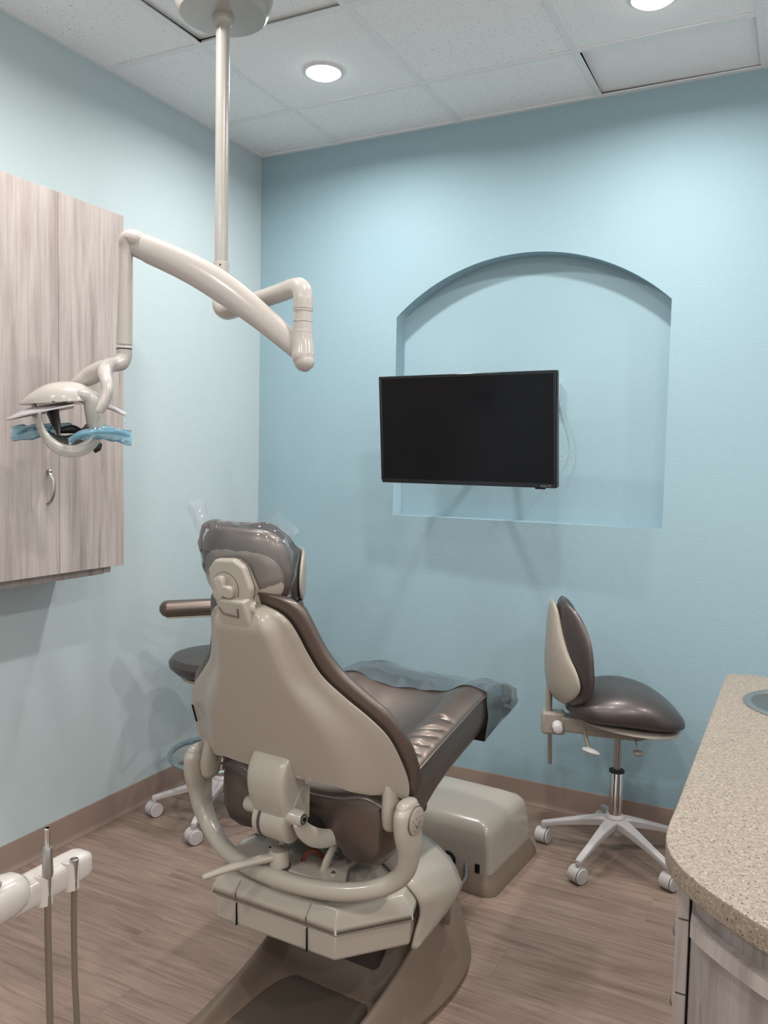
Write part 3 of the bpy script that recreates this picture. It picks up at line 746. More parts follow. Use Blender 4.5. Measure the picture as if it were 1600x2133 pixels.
# open flared skirt of the bag above the pad
sk = []
for j in range(9):
    t_ = j/8; R = []
    for k in range(41):
        x_ = -1 + 2*k/40
        u = x_*(.135+.035*t_); ear = math.exp(-((x_+.80)/.30)**2)*.060 + math.exp(-((x_-.55)/.28)**2)*.045
        s = .150 + t_*(ear + .022) - .02*abs(x_)**4*(1-t_)
        n = .030 + .9*u*u + .016*sin(x_*9+1.3)*t_ + .008*sin(x_*23)*t_
        q = Vector(hp_(u, s, n)) + Vector(mn.noise_vector(Vector((x_*5, t_*3, 2))))*.006
        R.append(tuple(q))
    sk.append(R)
bag = mesh('headrest_cover', *join((V, F), loft(sk, False, False, False)), M_film, None, angle=25)
bag.matrix_world = W0; tag(bag, 'crinkled clear plastic bag pulled over the headrest of the dental chair', 'plastic cover')

# ------------------------------------------------------------------ utility box on the floor beyond the chair
ub = thing('utility_box', 'low beige floor utility box with brown rim beyond the dental chair', 'utility box', (1.365, -1.66, 0), CA)
def rr_poly(x0, x1, y0, y1, r_, n_=6):
    P = []
    for cx, cy, a0 in ((x1-r_, y0+r_, -pi/2), (x1-r_, y1-r_, 0), (x0+r_, y1-r_, pi/2), (x0+r_, y0+r_, pi)):
        for k in range(n_+1):
            a = a0 + pi/2*k/n_; P.append((cx+r_*cos(a), cy+r_*sin(a)))
    return P
def ringz(p, z): return [(a, b, z) for a, b in p]
mesh('tray', *loft([ringz(rr_poly(-.30,.168,.835,1.285,.05), 0), ringz(rr_poly(-.30,.168,.835,1.285,.05), .012), ringz(rr_poly(-.29,.158,.85,1.27,.045), .04), ringz(rr_poly(-.275,.146,.862,1.25,.035), .066)]), M_brown, ub, angle=50)
X0, X1, Y0, Y1 = -.268, .142, .866, 1.235
rg = [ringz(rr_poly(X0,X1,Y0,Y1,.022), .064)]
for z, i_ in ((.15,.002),(.195,.008),(.215,.016),(.226,.030),(.232,.05)):
    rg.append(ringz(rr_poly(X0+i_, X1-i_, Y0+i_*.8, Y1-i_, .022), z))
def crown(R, amt):
    return [(a, b, z + amt*(1-((a-(X0+X1)/2)/.205)**2)) for a, b, z in R]
rg[2:] = [crown(R, k*.022) for R, k in zip(rg[2:], (.5,.8,.95,1.))]
for i_ in (.09,.14,.18): rg.append(crown(ringz(rr_poly(X0+i_, X1-i_, Y0+i_*.75, Y1-i_*.75, .01), .236), .024))
mesh('cover', *loft(rg), M_shell2, ub, angle=50)
mesh('hose_port', *cyl((-.02,.862,.085), .030, .012, (0,1,0), 20), M_dark, ub)
mesh('cable_slot', *box((.085,.8625,.066),(.103,.868,.098)), M_dark, ub, bevel=.004)
mesh('conduit', *tube(cr([(-.02,.868,.085),(-.02,.80,.075),(-.01,.73,.062),(.0,.66,.06)], 6), .024, 14), M_cond, ub)
rb = []
for k in range(9): rb.append(lathe([(.026,-.003),(.028,0),(.026,.003)], 16, (-.02+.0016*k, .815-.02*k, .080-.0018*k), (0,1,.12)))
mesh('conduit_rib', *join(*rb), M_cond, ub)
mesh('cord', *tube(cr([(.05,.866,.085),(.065,.83,.05),(.05,.76,.03),(.03,.71,.02),(.02,.66,.02)], 6), .0065, 8), M_cond, ub)

# ------------------------------------------------------------------ stools
def caster(parent, x, y, ang, zt):
    c = Vector((x, y, .030)); ax = Vector((cos(ang), sin(ang), 0)); side = Vector((-sin(ang), cos(ang), 0))
    o = mesh('caster', *join(lathe([(.024,-.031),(.030,-.027),(.030,.014),(.0285,.0152),(.0285,.0165),(.030,.0178),(.027,.0225),(.001,.024)], 22, tuple(c), tuple(side))), M_caster, parent, angle=35)
    mesh('caster_stem', *tube([(x, y, .045), (x, y, zt)], .008, 10, False), M_caster, o)
    g_ = c + side*.0158; mesh('wheel_gap', *cyl(tuple(g_), .0303, .0016, tuple(side), 22), M_black, o)
def star(t, r_, a0, hubz, colr, cast_ang):
    legs = []
    for k in range(5):
        a = radians(a0+72*k); d = Vector((cos(a), sin(a), 0)); s = Vector((-sin(a), cos(a), 0))
        rg_ = []
        for q, z, hw, th in ((.02,hubz+.008,.030,.034),(.06,hubz+.004,.024,.036),(.12,hubz-.012,.018,.032),(.19,hubz-.034,.0145,.026),(r_-.008,hubz-.058,.0135,.022),(r_+.010,hubz-.063,.010,.020)):
            c = d*q
            rg_.append([tuple(c+s*hw*.75+Vector((0,0,z))), tuple(c+s*hw+Vector((0,0,z-.006))), tuple(c+s*hw*.8+Vector((0,0,z-th))), tuple(c-s*hw*.8+Vector((0,0,z-th))), tuple(c-s*hw+Vector((0,0,z-.006))), tuple(c-s*hw*.75+Vector((0,0,z)))])
        o = mesh('leg', *loft(rg_), M_caster, t, angle=40, bevel=.003)
        mesh('leg_socket', *tube([tuple(d*r_+Vector((0,0,hubz-.075))), tuple(d*r_+Vector((0,0,.062)))], [.0125,.010], 12, False), M_caster, o)
        caster(t, d.x*r_, d.y*r_, radians(cast_ang[k]), .065)
    mesh('hub', *lathe([(.030,hubz-.055),(.034,hubz-.02),(.036,hubz+.012),(.028,hubz+.022)], 28), M_caster, t)
    mesh('lower_column', *lathe([(.0255,hubz+.0),(.0255,.335),(.024,.337)], 28), M_chrome, t)
    mesh('column_collar', *lathe([(.024,.333),(.029,.335),(.029,.343),(.022,.346)], 28), M_black, t)

# doctor's stool, right
sr = thing('saddle_stool', 'operator stool with bronze leather seat and contoured backrest against the blue wall', 'stool', (1.900, -.310, 0))
star(sr, .272, 182.5, .150, 0, (-100, -120, -118, -60, -110))
mesh('gas_rod', *tube([(0,0,.33),(0,0,.485)], .0135, 16, False), M_satin, sr)
AZ = radians(20)   # facing direction
def sp_(f, s, z): # f forward, s left
    return (f*cos(AZ)-s*sin(AZ), f*sin(AZ)+s*cos(AZ), z)
# seat: oval loft across forward axis
def oval(fr0, fr1, hwt, ztop, zbot, n_=30, m_=30, p=.7):
    rg_ = []
    for i in range(m_+1):
        t_ = i/m_; q = (1-cos(pi*t_))/2; f = fr0 + (fr1-fr0)*q
        e = math.sqrt(max(0, 1-abs(2*q-1)**4.2)); hw = sl(hwt, q)
        R = []
        for k in range(n_):
            a = 2*pi*k/n_; ca, sa = cos(a), sin(a)
            x_ = math.copysign(abs(ca)**p, ca); y_ = math.copysign(abs(sa)**.75, sa)
            zt, zb = ztop(q, x_), zbot(q, x_); zm = zb + (zt-zb)*.35
            z = zm + (zt-zm)*y_*e if sa > 0 else zm + (zm-zb)*y_*e
            R.append(sp_(f, x_*hw*(1-.04*abs(y_)), z))
        rg_.append(R)
    return loft(rg_)
seatm = oval(-.205, .232, [(0,.06),(.06,.13),(.2,.185),(.45,.205),(.7,.195),(.88,.15),(.97,.10),(1,.05)],
    lambda q, x: sl([(0,.650),(.2,.668),(.45,.683),(.7,.662),(1,.600)], q) + .006*x*x,
    lambda q, x: sl([(0,.556),(.5,.545),(1,.520)], q))
mesh('seat', *seatm, M_leag, sr, angle=60)
pan = oval(-.165, .222, [(0,.06),(.1,.13),(.4,.185),(.7,.180),(.9,.13),(1,.05)], lambda q, x: .572-.036*q, lambda q, x: .545-.036*q)
mesh('seat_pan', *pan, M_shell, sr, angle=50)
mesh('mechanism', *xf(loft([[(-.22,-.035,.49),(-.22,.035,.49),(-.22,.035,.545),(-.22,-.035,.545)],[(-.08,-.045,.478),(-.08,.045,.478),(-.08,.045,.545),(-.08,-.045,.545)],[(.07,-.05,.472),(.07,.05,.472),(.07,.05,.53),(.07,-.05,.53)],[(.14,-.04,.49),(.14,.04,.49),(.14,.04,.525),(.14,-.04,.525)]]), Matrix.Rotation(AZ,4,'Z')), M_shell, sr, bevel=.008)
mesh('back_block', *xf(box((-.290,-.030,.472),(-.200,.030,.560)), Matrix.Rotation(AZ,4,'Z')), M_shell, sr, bevel=.012, seg=3)
mesh('back_post', *tube([sp_(-.262,0,.55), sp_(-.264,0,.63), sp_(-.262,0,.70)], [(.019,.012)]*3, 14, True, (0,1,0)), M_shell, sr)
mesh('post_tail', *tube([sp_(-.256,0,.475), sp_(-.252,0,.352)], .0085, 12, False), M_satin, sr)
kn = mesh('tension_knob', *lathe([(.019,0),(.021,.006),(.017,.034),(.010,.037),(.001,.037)], 24, sp_(-.232,-.032,.515), sp_(0,-1,-.25)), M_white, sr)
ll = mesh('tilt_lever', *tube([sp_(-.135,-.03,.515), sp_(-.125,-.075,.470), sp_(-.118,-.09,.452)], .0075, 10), M_shell, sr)
V, F = lathe([(.001,-.010),(.020,-.008),(.030,-.001),(.026,.006),(.012,.011),(.001,.012)], 24)
mesh('lever_paddle', [sp_(-.112+p[0]*1.15, -.098+p[1]*.6, .443+p[2]-p[0]*.28) for p in V], F, M_white, ll)
l2 = mesh('height_lever', *tube([sp_(.05,-.03,.505), sp_(.055,-.05,.48), sp_(.060,-.068,.450)], .003, 8), M_satin, sr)
mesh('lever_paddle', [sp_(.062+p[0]*.72, -.072+p[1]*.6, .437+p[2]) for p in V], F, M_shell2, l2)
# backrest: contoured; local plane facing AZ
def bk(s, z, n): # s across, z height, n forward
    return sp_(-.268 + n, s, z-.006)
def lean(z): return sl([(.61,.022),(.66,.008),(.72,.002),(.80,.0),(.88,.002),(.95,.002),(1.0,-.002)], z)
def bring(hwt, z0, z1, th, off, wk, m_=32, n_=32, p=.6):
    rg_ = []
    for i in range(m_+1):
        t_ = i/m_; q = (1-cos(pi*t_))/2; z = z0 + (z1-z0)*q; e = max(.03, math.sqrt(max(0, 1-abs(2*q-1)**3))); hw = sl(hwt, q); R = []
        for k in range(n_):
            a = 2*pi*k/n_; ca, sa = cos(a), sin(a); x_ = math.copysign(abs(ca)**p, ca); y_ = math.copysign(abs(sa)**.8, sa); s = x_*hw
            R.append(bk(s, z, lean(z) + off + wk*s*s + y_*th*.5*e))
        rg_.append(R)
    return loft(rg_)
bkhw = [(0,.10),(.08,.155),(.2,.185),(.35,.180),(.55,.148),(.75,.112),(.93,.080),(1,.050)]
mesh('backrest_cushion', *bring([(0,.10),(.1,.165),(.25,.190),(.45,.190),(.65,.178),(.82,.150),(.94,.110),(1,.06)], .612, 1.002, .060, .040, 2.7), M_leag, sr, angle=60)
mesh('backrest_shell', *bring([(0,.10),(.08,.150),(.2,.180),(.35,.172),(.55,.130),(.75,.090),(.93,.062),(1,.04)], .622, .994, .044, .004, 2.7), M_shell, sr, angle=60)
# assistant's stool, left
sa_ = thing('assistant_stool', 'assistant stool with grey seat, foot ring and padded torso bar behind the dental chair', 'stool', (.360, -.742, 0))
star(sa_, .277, 213.5, .150, 0, (-108, -115, -118, -60, -100))
mesh('gas_rod', *tube([(0,0,.33),(0,0,.62)], .0135, 16, False), M_satin, sa_)
rgp = [(.212*cos(2*pi*k/56), .212*sin(2*pi*k/56), .262) for k in range(57)]
def torus(R_, r_, z, n_=56, m_=12):
    rg_ = [[((R_+r_*cos(2*pi*j/m_))*cos(2*pi*k/n_), (R_+r_*cos(2*pi*j/m_))*sin(2*pi*k/n_), z+r_*sin(2*pi*j/m_)) for j in range(m_)] for k in range(n_+1)]
    return loft(rg_, False, False)
fr = mesh('foot_ring', *torus(.214, .0105, .262), M_ring, sa_)
for k in range(3):
    a = radians(50+120*k); mesh('ring_spoke', *tube([(.025*cos(a), .025*sin(a), .25), (.207*cos(a), .207*sin(a), .262)], .007, 8), M_ring, fr)
V, F = lathe([(.001,.600),(.14,.604),(.195,.618),(.218,.640),(.222,.660),(.205,.682),(.15,.694),(.06,.695),(.001,.692)], 48)
mesh('seat', [(p[0], p[1]*.98, p[2]) for p in V], F, M_leag, sa_)
mesh('seat_pan', *lathe([(.15,.590),(.17,.594),(.17,.606),(.1,.608)], 40), M_shell, sa_)
mesh('bar_post', *tube(cr([(-.02,.02,.57),(.10,-.13,.56),(.20,-.20,.60),(.21,-.18,.72),(.12,-.05,.83),(.08,.0,.855)], 5), .012, 10), M_shell, sa_)
tb = cr([(-.125,-.195,.893),(-.03,-.105,.895),(.06,-.012,.895),(.155,.08,.894),(.25,.165,.892)], 6)
ab = mesh('torso_bar', *tube(tb, [(.034,.036)]*len(tb), 20), M_lea, sa_)
mesh('bar_trim', *tube([(a, b, c_-.034) for a, b, c_ in tb], [(.005,.026)]*len(tb), 12), M_shell2, ab)
mesh('back_post', *tube(cr([(.0,.0,.585),(.12,.10,.59),(.205,.19,.70),(.228,.225,.95)], 5), .012, 10), M_shell, sa_)
# backrest seen end-on behind the headrest
def ab_(s, z, n): 
    f = Vector((-.74, -.67, 0)).normalized(); sd = Vector((-f.y, f.x, 0)); c = Vector((.235, .235, 0))
    q = c + f*n + sd*s; return (q.x, q.y, z)
def abr(hwt, z0, z1, th, off, wk, m_=24, n_=28):
    rg_ = []
    for i in range(m_+1):
        t_ = i/m_; q = (1-cos(pi*t_))/2; z = z0+(z1-z0)*q; e = max(.03, math.sqrt(max(0, 1-abs(2*q-1)**3))); hw = sl(hwt, q); R = []
        for k in range(n_):
            a = 2*pi*k/n_; ca, sa = cos(a), sin(a); x_ = math.copysign(abs(ca)**.6, ca); y_ = math.copysign(abs(sa)**.8, sa); s = x_*hw
            R.append(ab_(s, z, off+wk*s*s+y_*th*.5*e))
        rg_.append(R)
    return loft(rg_)
ahw = [(0,.08),(.1,.14),(.3,.17),(.6,.165),(.85,.13),(1,.07)]
mesh('backrest_cushion', *abr(ahw, .905, 1.135, .05, .03, 1.2), M_leag, sa_, angle=60)
mesh('backrest_shell', *abr([(a, b*.97) for a, b in ahw], .912, 1.128, .03, .002, 1.2), M_shell2, sa_, angle=60)

# ------------------------------------------------------------------ ceiling mounted operatory light
PX, PY = .880, -1.430
ol = thing('operatory_light', 'beige dental examination light on a ceiling pole with a long jointed arm', 'examination light', (PX, PY, 0))
mesh('canopy', *lathe([(.125,HC),(.140,HC-.02),(.148,HC-.08),(.147,HC-.125),(.141,HC-.155),(.132,HC-.173),(.126,HC-.180),(.05,HC-.184),(.03,HC-.184)], 56), M_pole, ol)
mesh('canopy_collar', *lathe([(.031,HC-.184),(.031,HC-.196),(.027,HC-.205),(.021,HC-.212)], 32), M_pole, ol)
mesh('pole', *lathe([(.0205,2.085),(.0205,HC-.19)], 32), M_pole, ol)
mesh('pole_sleeve', *lathe([(.0205,2.094),(.0235,2.092),(.0235,2.0),(.0235,1.995)], 32), M_arm, ol)
for a in (radians(300), radians(230)): mesh('set_screw', *cyl((.0237*cos(a), .0237*sin(a), 2.082), .0025, .002, (cos(a), sin(a), 0), 8), M_dark, ol)
E1 = Vector((1.282-PX, -1.597-PY, 1.965))
A0 = Vector((0,0,2.0))
ap = cr([(0,0,2.0,.0235),(0,0,1.985,.0255),(.006,-.003,1.962,.0285),(.030,-.012,1.947,.0285),(.075,-.031,1.946,.0275)], 5)
e1 = E1.copy()
ap += cr([(.10,-.042,1.947,.0268),(.20,-.083,1.952,.0255),(.30,-.124,1.958,.0252),(.360,-.149,1.962,.0255),(.392,-.162,1.955,.0262),(.402,-.167,1.93,.0262),(.402,-.167,1.90,.0262)], 5)
mesh('horizontal_arm', *tube([p[:3] for p in ap], [p[3] for p in ap], 24, True), M_arm, ol)
hx_, hy_ = .402, -.167
jr = mesh('joint_sleeve', *lathe([(.0255,1.900),(.0262,1.899),(.0262,1.895),(.0245,1.893),(.0245,1.868),(.0262,1.866),(.0262,1.835),(.0245,1.833)], 32, (hx_, hy_, 0)), M_arm, ol)
for z in (1.8995, 1.866, 1.838): mesh('joint_groove', *torus(.0253, .0014, 0, 32, 6)[0:1] and ([(p[0]+hx_, p[1]+hy_, p[2]+z) for p in torus(.0253, .0014, 0, 32, 6)[0]], torus(.0253, .0014, 0, 32, 6)[1]), M_hose, jr)
# knuckle under the joint
kp = cr([(hx_,hy_,1.842,.0265),(hx_,hy_,1.82,.0275),(hx_+.002,hy_,1.795,.0295),(hx_+.004,hy_-.002,1.775,.0300),(hx_+.008,hy_-.003,1.762,.027)], 5)
mesh('knuckle', *tube([p[:3] for p in kp], [p[3] for p in kp], 24, True), M_arm, ol)
# long spring arm: from the knuckle up to the lamp-side elbow
B0 = Vector((hx_-.016, hy_+.010, 1.795)); B1 = Vector((.775-PX, -1.695-PY, 2.100))
fa = []
for i in range(25):
    t_ = i/24; p = B0.lerp(B1, t_); p.z += .035*sin(pi*t_)**1.0
    hh = sl([(0,.029),(.15,.033),(.45,.041),(.8,.038),(1,.034)], t_); fa.append((p.x, p.y, p.z, hh, sl([(0,.022),(.3,.026),(1,.026)], t_)))
flx = mesh('spring_arm', *tube([p[:3] for p in fa], [(p[3], p[4]) for p in fa], 24, True, (0,0,1), .8), M_arm, ol)
ub_ = [(p[0], p[1], p[2]-p[3]*.98-.002) for p in fa[3:-2]]
mesh('arm_underside', *tube(ub_, [(.004,.013)]*len(ub_), 10, True), M_ringb, flx)
# lamp-side elbow and drop tube
C0 = Vector((.772-PX, -1.712-PY, 0))
dp = cr([(C0.x+.026, C0.y+.014, 2.104, .0255),(C0.x+.008, C0.y+.004, 2.108, .0245),(C0.x, C0.y, 2.098, .0215),(C0.x-.002, C0.y, 2.07, .0185),(C0.x-.002, C0.y, 2.02, .0188)], 5)
mesh('drop_elbow', *tube([p[:3] for p in dp], [p[3] for p in dp], 24, True), M_arm, ol)
mesh('drop_tube', *tube([(C0.x-.002, C0.y, 2.02), (C0.x-.004, C0.y-.001, 1.93), (C0.x-.006, C0.y-.002, 1.815)], [.0190,.0205,.0222], 28, False), M_arm, ol)
# lamp head in its own turned frame
LA = radians(47.7); PXL = .001344
lx, ly, lz = .648-PX, -1.793-PY, 1.634
RotL = Matrix.Translation((lx, ly, lz)) @ Matrix.Rotation(LA, 4, 'Z')
def q_(x, y, d=0.): # photograph-size units turned into metres: right, down, away
    return tuple(RotL @ Vector(((x-150)*PXL, d, (850-y)*PXL)))
def lt(pts, n_=18, ref=(0,0,1), pw=1., rnd=True, k=6):
    P = cr(pts, k); return tube([q_(p[0], p[1], p[2]) for p in P], [(p[3]*PXL, p[4]*PXL) for p in P], n_, rnd, ref, pw)
away = tuple(Matrix.Rotation(LA, 3, 'Z') @ Vector((0,1,0)))
eb = lt([(256,716,.06,16.5,16.5),(256,732,.06,16.5,16.5),(249,746,.055,17,17),(234,752,.045,15.5,15.5),(226,754,.04,14.5,14.5)])
el = mesh('lamp_elbow', *eb, M_arm, ol)
mesh('elbow_groove', *lt([(256,715.0,.06,16.65,16.65),(256,717.2,.06,16.65,16.65)], rnd=False, k=1), M_dark, el)
mesh('elbow_groove', *lt([(231.0,753,.0435,15.7,15.7),(230.4,753.1,.0432,15.7,15.7)], rnd=False, k=1), M_hose, el)
fk = mesh('lamp_fork', *join(
    lt([(232,752,.043,15,15),(220,760,.03,15,17),(214,775,.0,14,15),(217,795,-.035,12,13),(218,815,-.05,11,12),(211,838,-.055,11.5,12),(200,854,-.055,12,12.5)], ref=away),
    lt([(228,752,.04,14,14),(208,764,.055,19,20),(184,778,.08,20,18),(160,792,.095,12,16),(142,801,.11,5,10)], ref=(0,0,1))), M_arm, ol)
# white top shell
rg_ = []
for i in range(25):
    t_ = i/24; x = 48 + 168*t_
    top_ = sl([(0,843),(.12,823),(.3,803),(.5,795),(.7,797),(.88,812),(1,828)], t_); bot = sl([(0,846),(.4,842),(.62,838),(.8,836),(1,832)], t_)
    dep = sl([(0,.012),(.15,.05),(.4,.085),(.7,.088),(.9,.06),(1,.02)], t_)
    R = []
    for k in range(21):
        a = pi*k/20; R.append(q_(x + 6*cos(a)*0, bot - (bot-top_)*sin(a)**.8, .02-dep*cos(a)))
    for k in range(1, 8): 
        f = k/8; R.append(q_(x, bot-2.5*sin(pi*f), .02+dep*(1-2*f)))
    rg_.append(R)
mesh('lamp_shell', *loft(rg_), M_arm, ol, angle=60)
# ring body, open in the middle, bronze grey
def arc(cx, cy, rx, ry, a0, a1, d0, d1, w0, w1, t0, n_=26):
    P = []
    for i in range(n_+1):
        t_ = i/n_; a = radians(a0+(a1-a0)*t_)
        P.append((cx+rx*cos(a), cy-ry*sin(a), d0+(d1-d0)*t_, w0+(w1-w0)*t_, t0))
    return P
def band(a0, a1, n_, rx, ry, cx, cy, w_of, part):
    rg_ = []
    for i in range(n_+1):
        t_ = i/n_; a = radians(a0+(a1-a0)*t_); w_ = w_of(t_); R = []
        dn_, df_ = -.058, .045; sx, sy = -15, -30       # the far rim sits up and to the left: the ring tips forward
        def pt(r_, f): return q_(cx+(rx+r_)*cos(a)+sx*f, cy-(ry+r_)*sin(a)+sy*f, dn_+(df_-dn_)*f)
        if part == 'body': R = [pt(0,.0), pt(-2,-.06), pt(-w_*.5,-.10), pt(-w_+2,-.06), pt(-w_,.0), pt(-w_*.8,.3), pt(-w_*.6,.7), pt(-w_*.6,1), pt(0,1), pt(1,.5)]
        else: R = [pt(-w_-.6,.02), pt(-w_*.8-.8,.3), pt(-w_*.6-.8,.7), pt(-w_*.6-.8,1.0), pt(-w_*.5+1,1.0), pt(-w_*.5+1,.6), pt(-w_*.7+1,.2)]
        rg_.append(R)
    return loft(rg_)
wf = lambda t_: sl([(0,16),(.15,20),(.4,26),(.7,23),(.9,12),(1,5)], t_)
mesh('lamp_ring', *band(28, -196, 40, 64, 70, 149, 883, wf, 'body'), M_ringb, ol, angle=45)
mesh('ring_liner', *band(-30, -190, 30, 64, 70, 149, 883, lambda t_: wf(.26+.72*t_), 'liner'), M_liner, ol, angle=45)
mesh('ring_brow', *lt([(134,839,-.045,3,4),(150,828,-.05,9,9),(168,826,-.05,14,14),(186,834,-.05,17,17),(190,856,-.05,17,16),(193,878,-.045,16,15),(197,895,-.045,13,14)]), M_ringb, ol)
mesh('inner_strut', *lt([(112,856,.03,22,8),(116,872,.02,17,7),(122,890,.0,11,5),(124,908,-.01,4,3)]), M_liner, ol)
mesh('lamp_core', *lt([(130,896,.02,7,12),(150,893,.02,9,14),(166,897,.02,6,10)]), M_black, ol)
mesh('lamp_button', *lt([(195,938,-.050,4,5),(199,932,-.054,7,7),(203,925,-.052,5,6)]), M_black, ol)
mesh('vent_slots', *join(*[xf(box((-.0012,-.002,-.003),(.0012,.002,.003)), Matrix.Translation(q_(113+3.6*k, 841.5-.25*k, -.064)) @ Matrix.Rotation(LA, 4, 'Z')) for k in range(8)]), M_black, ol)
# visors left and right
def blade(pts, th=.004):
    top_ = [q_(x, y, d) for x, y, d in pts]; dn = [(p[0], p[1], p[2]-th) for p in top_]
    return loft([dn, top_])
rg_ = []
for t_ in [i/12 for i in range(13)]:
    x = 25 + 128*t_; yc = sl([(0,877),(.3,866),(.6,857),(1,844)], t_); hd_ = sl([(0,.006),(.2,.04),(.6,.07),(1,.075)], t_)
    lift = sl([(0,2),(.3,12),(.7,12),(1,6)], t_)
    up_ = [(x, yc-lift*(1-(2*f-1)**2), .01-hd_+2*hd_*f) for f in [k/10 for k in range(11)]]
    dn_ = [(a, b+3.0, c_) for a, b, c_ in reversed(up_)]
    rg_.append([q_(*p) for p in up_+dn_])
mesh('visor', *loft(rg_), M_silver, ol, angle=50)
rg_ = []
for t_ in [i/10 for i in range(11)]:
    x = 205 + 54*t_; yc = sl([(0,838),(.5,846),(1,859)], t_); hd_ = sl([(0,.05),(.5,.035),(1,.006)], t_)
    up_ = [(x, yc-5*(1-(2*f-1)**2), .03-hd_+2*hd_*f) for f in [k/10 for k in range(11)]]
    dn_ = [(a, b+4.0, c_) for a, b, c_ in reversed(up_)]
    rg_.append([q_(*p) for p in up_+dn_])
mesh('visor', *loft(rg_), M_silver, ol, angle=50)
# handles and their blue sleeves
h1 = [(148,918,-.085,4,4),(160,909,-.105,4.5,4.5),(185,902,-.11,4.8,4.8),(215,899,-.10,4.8,4.8),(245,902,-.075,4.2,4.2),(259,905,-.06,4,4)]
h2 = [(45,905,.05,3.5,3.5),(60,897,.06,4.2,4.2),(80,893,.065,4.2,4.2),(120,890,.075,4.2,4.2),(150,893,.07,4,4)]
mesh('handle', *join(lt(h1, 12), lt([(200,905,-.045,5,5),(196,903,-.105,5,5)], 10)), M_bluet, ol)
mesh('handle', *join(lt(h2, 12), lt([(100,895,.02,5,5),(104,892,.065,5,5)], 10)), M_bluet, ol)
OLT = Matrix.Translation((PX, PY, 0))
def sleeve(h, pad_, seed, extra):
    P = cr(h, 5); rg_ = []
    for i, p in enumerate(P):
        R = []
        f = i/(len(P)-1)
        for k in range(18):
            a = 2*pi*k/18; nn = mn.noise(Vector((cos(a)*1.5+seed, sin(a)*1.5, p[0]*.06)))
            rx_ = (p[3]+pad_[0])*(1+.45*nn); ry_ = (p[3]+lerp(pad_[1], f))*(1+.35*nn)
            R.append(q_(p[0]+extra*nn*3, p[1]+lerp(pad_[2], f) + ry_*cos(a), p[2] + rx_*sin(a)*PXL))
        rg_.append(R)
    return xf(loft(rg_, False, False), OLT)
h1s = [(143,921,-.085,4,4)] + h1[1:-1] + [(266,905,-.055,4,4)]
h2s = [(32,903,.045,3.5,3.5)] + h2[1:]
tag(mesh('handle_sleeve', *sleeve(h1s, (3.5, [(0,3),(.3,5),(.6,9),(1,13)], [(0,-1),(.4,1),(.7,3),(1,4)]), 2., 1), M_sleeve, angle=25), 'blue clear plastic sleeve on the nearer right-hand handle of the examination light', 'plastic sleeve')
tag(mesh('handle_sleeve', *sleeve(h2s, (3.5, [(0,10),(.4,13),(.7,8),(1,5)], [(0,2),(.4,5),(.8,0),(1,-2)]), 7., 1), M_sleeve, angle=25), 'blue clear plastic sleeve on the farther left-hand handle of the examination light', 'plastic sleeve')

# ------------------------------------------------------------------ suction arm, bottom left
sa2 = thing('instrument_holder', 'glossy cream instrument holder on a bar entering at the lower left', 'instrument holder', (1.600, -2.700, 0))
def rrect(c, w_, h_, n_=20, p=.45):
    return [(c[0]+math.copysign(abs(cos(a))**p, cos(a))*w_, c[1], c[2]+math.copysign(abs(sin(a))**p, sin(a))*h_) for a in [2*pi*k/n_+pi/n_ for k in range(n_)]]
rg_ = []
for y, w_, h_ in ((-.105,.016,.016),(-.075,.018,.018),(-.03,.0195,.019),(0,.0195,.019),(.03,.0195,.019),(.048,.019,.0185),(.058,.0165,.016),(.063,.0105,.010),(.0645,.004,.004)):
    rg_.append(rrect((0, y, .935), w_, h_))
mesh('holder_bar', *loft(rg_), M_arm, sa2, angle=60)
rg_ = []
for y, w_, h_ in ((-.75,.026,.026),(-.25,.0275,.0275),(-.10,.0275,.0275),(-.070,.0265,.0265),(-.054,.0235,.0235),(-.045,.0175,.0175)):
    rg_.append(rrect((-.001, y, .944), w_, h_, 20, .8))
mesh('arm_housing', *loft(rg_), M_arm, sa2, angle=60)
mesh('pivot_cap', *lathe([(.022,0),(.022,.003),(.020,.004),(.001,.005)], 30, (.0, -.105, .9705)), M_arm, sa2)
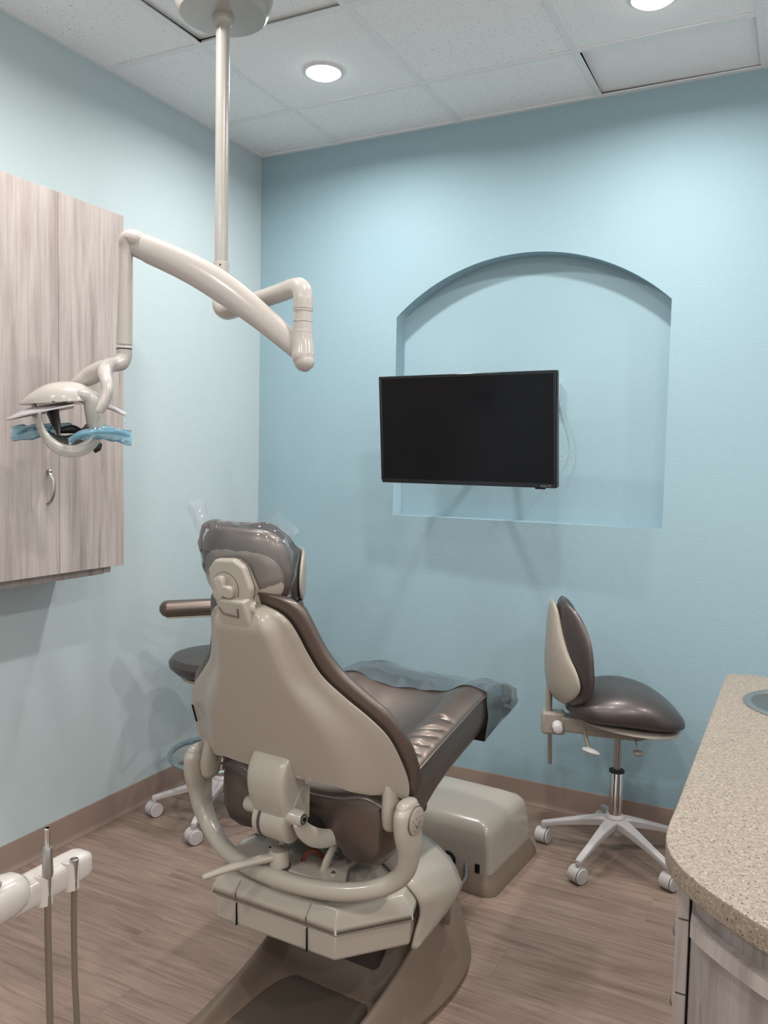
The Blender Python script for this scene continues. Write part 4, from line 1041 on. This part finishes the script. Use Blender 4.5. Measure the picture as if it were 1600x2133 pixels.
mesh('cap_groove', *torus(.0225, .0010, 0, 30, 6) and ([(p[0], p[1]-.105, p[2]+.972) for p in torus(.0225, .0010, 0, 30, 6)[0]], torus(.0225, .0010, 0, 30, 6)[1]), M_hose, sa2)
mesh('support_post', *lathe([(.18,0),(.18,.02),(.04,.03),(.03,.05),(.03,.90),(.03,.915)], 28, (-.004, -.72, 0)), M_arm, sa2)
# cradle lips
for y in (-.022, .022):
    mesh('cradle', *lathe([(.0085,-.0195),(.0118,-.0195),(.0118,.0195),(.0085,.0195)], 24, (.0125, y, .935)), M_arm, sa2)
s1 = thing('suction_valve', 'chromed suction valve with tall tip and taupe hose, left one in the cream holder', 'suction tip', (1.6205, -2.722, .932))
mesh('valve_body', *lathe([(.0038,-.006),(.0046,.020),(.0066,.022),(.0072,.027),(.0066,.045),(.0062,.058),(.0055,.061)], 24), M_satin, s1)
mesh('tip', *lathe([(.0042,.060),(.0036,.064),(.0035,.079),(.0039,.086),(.0030,.087),(.0030,.076)], 20), M_chrome, s1)
mesh('hose', *tube(cr([(0,0,-.004),(.001,-.001,-.06),(.003,-.001,-.15),(.006,-.001,-.30),(.006,-.01,-.48),(.0,-.05,-.66),(-.03,-.15,-.74),(-.03,-.3,-.70),(-.02,-.5,-.62),(-.01,-.66,-.60)], 8), .0044, 14), M_hose, s1)
s2 = thing('saliva_ejector', 'short chromed ejector socket with taupe hose, right one in the cream holder', 'suction tip', (1.6205, -2.678, .932))
mesh('valve_body', *lathe([(.0038,-.008),(.0042,.005),(.0047,.018),(.0056,.023),(.0057,.026),(.0047,.0265),(.0042,.020)], 24), M_satin, s2)
mesh('socket', *lathe([(.0045,.018),(.0045,.0215),(.001,.0215)], 20), M_black, s2)
mesh('hose', *tube(cr([(0,0,-.006),(-.001,0,-.06),(.0,.0,-.14),(.004,.001,-.24),(.004,-.002,-.42),(.004,-.01,-.55),(-.01,-.06,-.68),(-.04,-.2,-.76),(-.04,-.4,-.70),(-.02,-.72,-.64)], 8), .0041, 14), M_hose, s2)
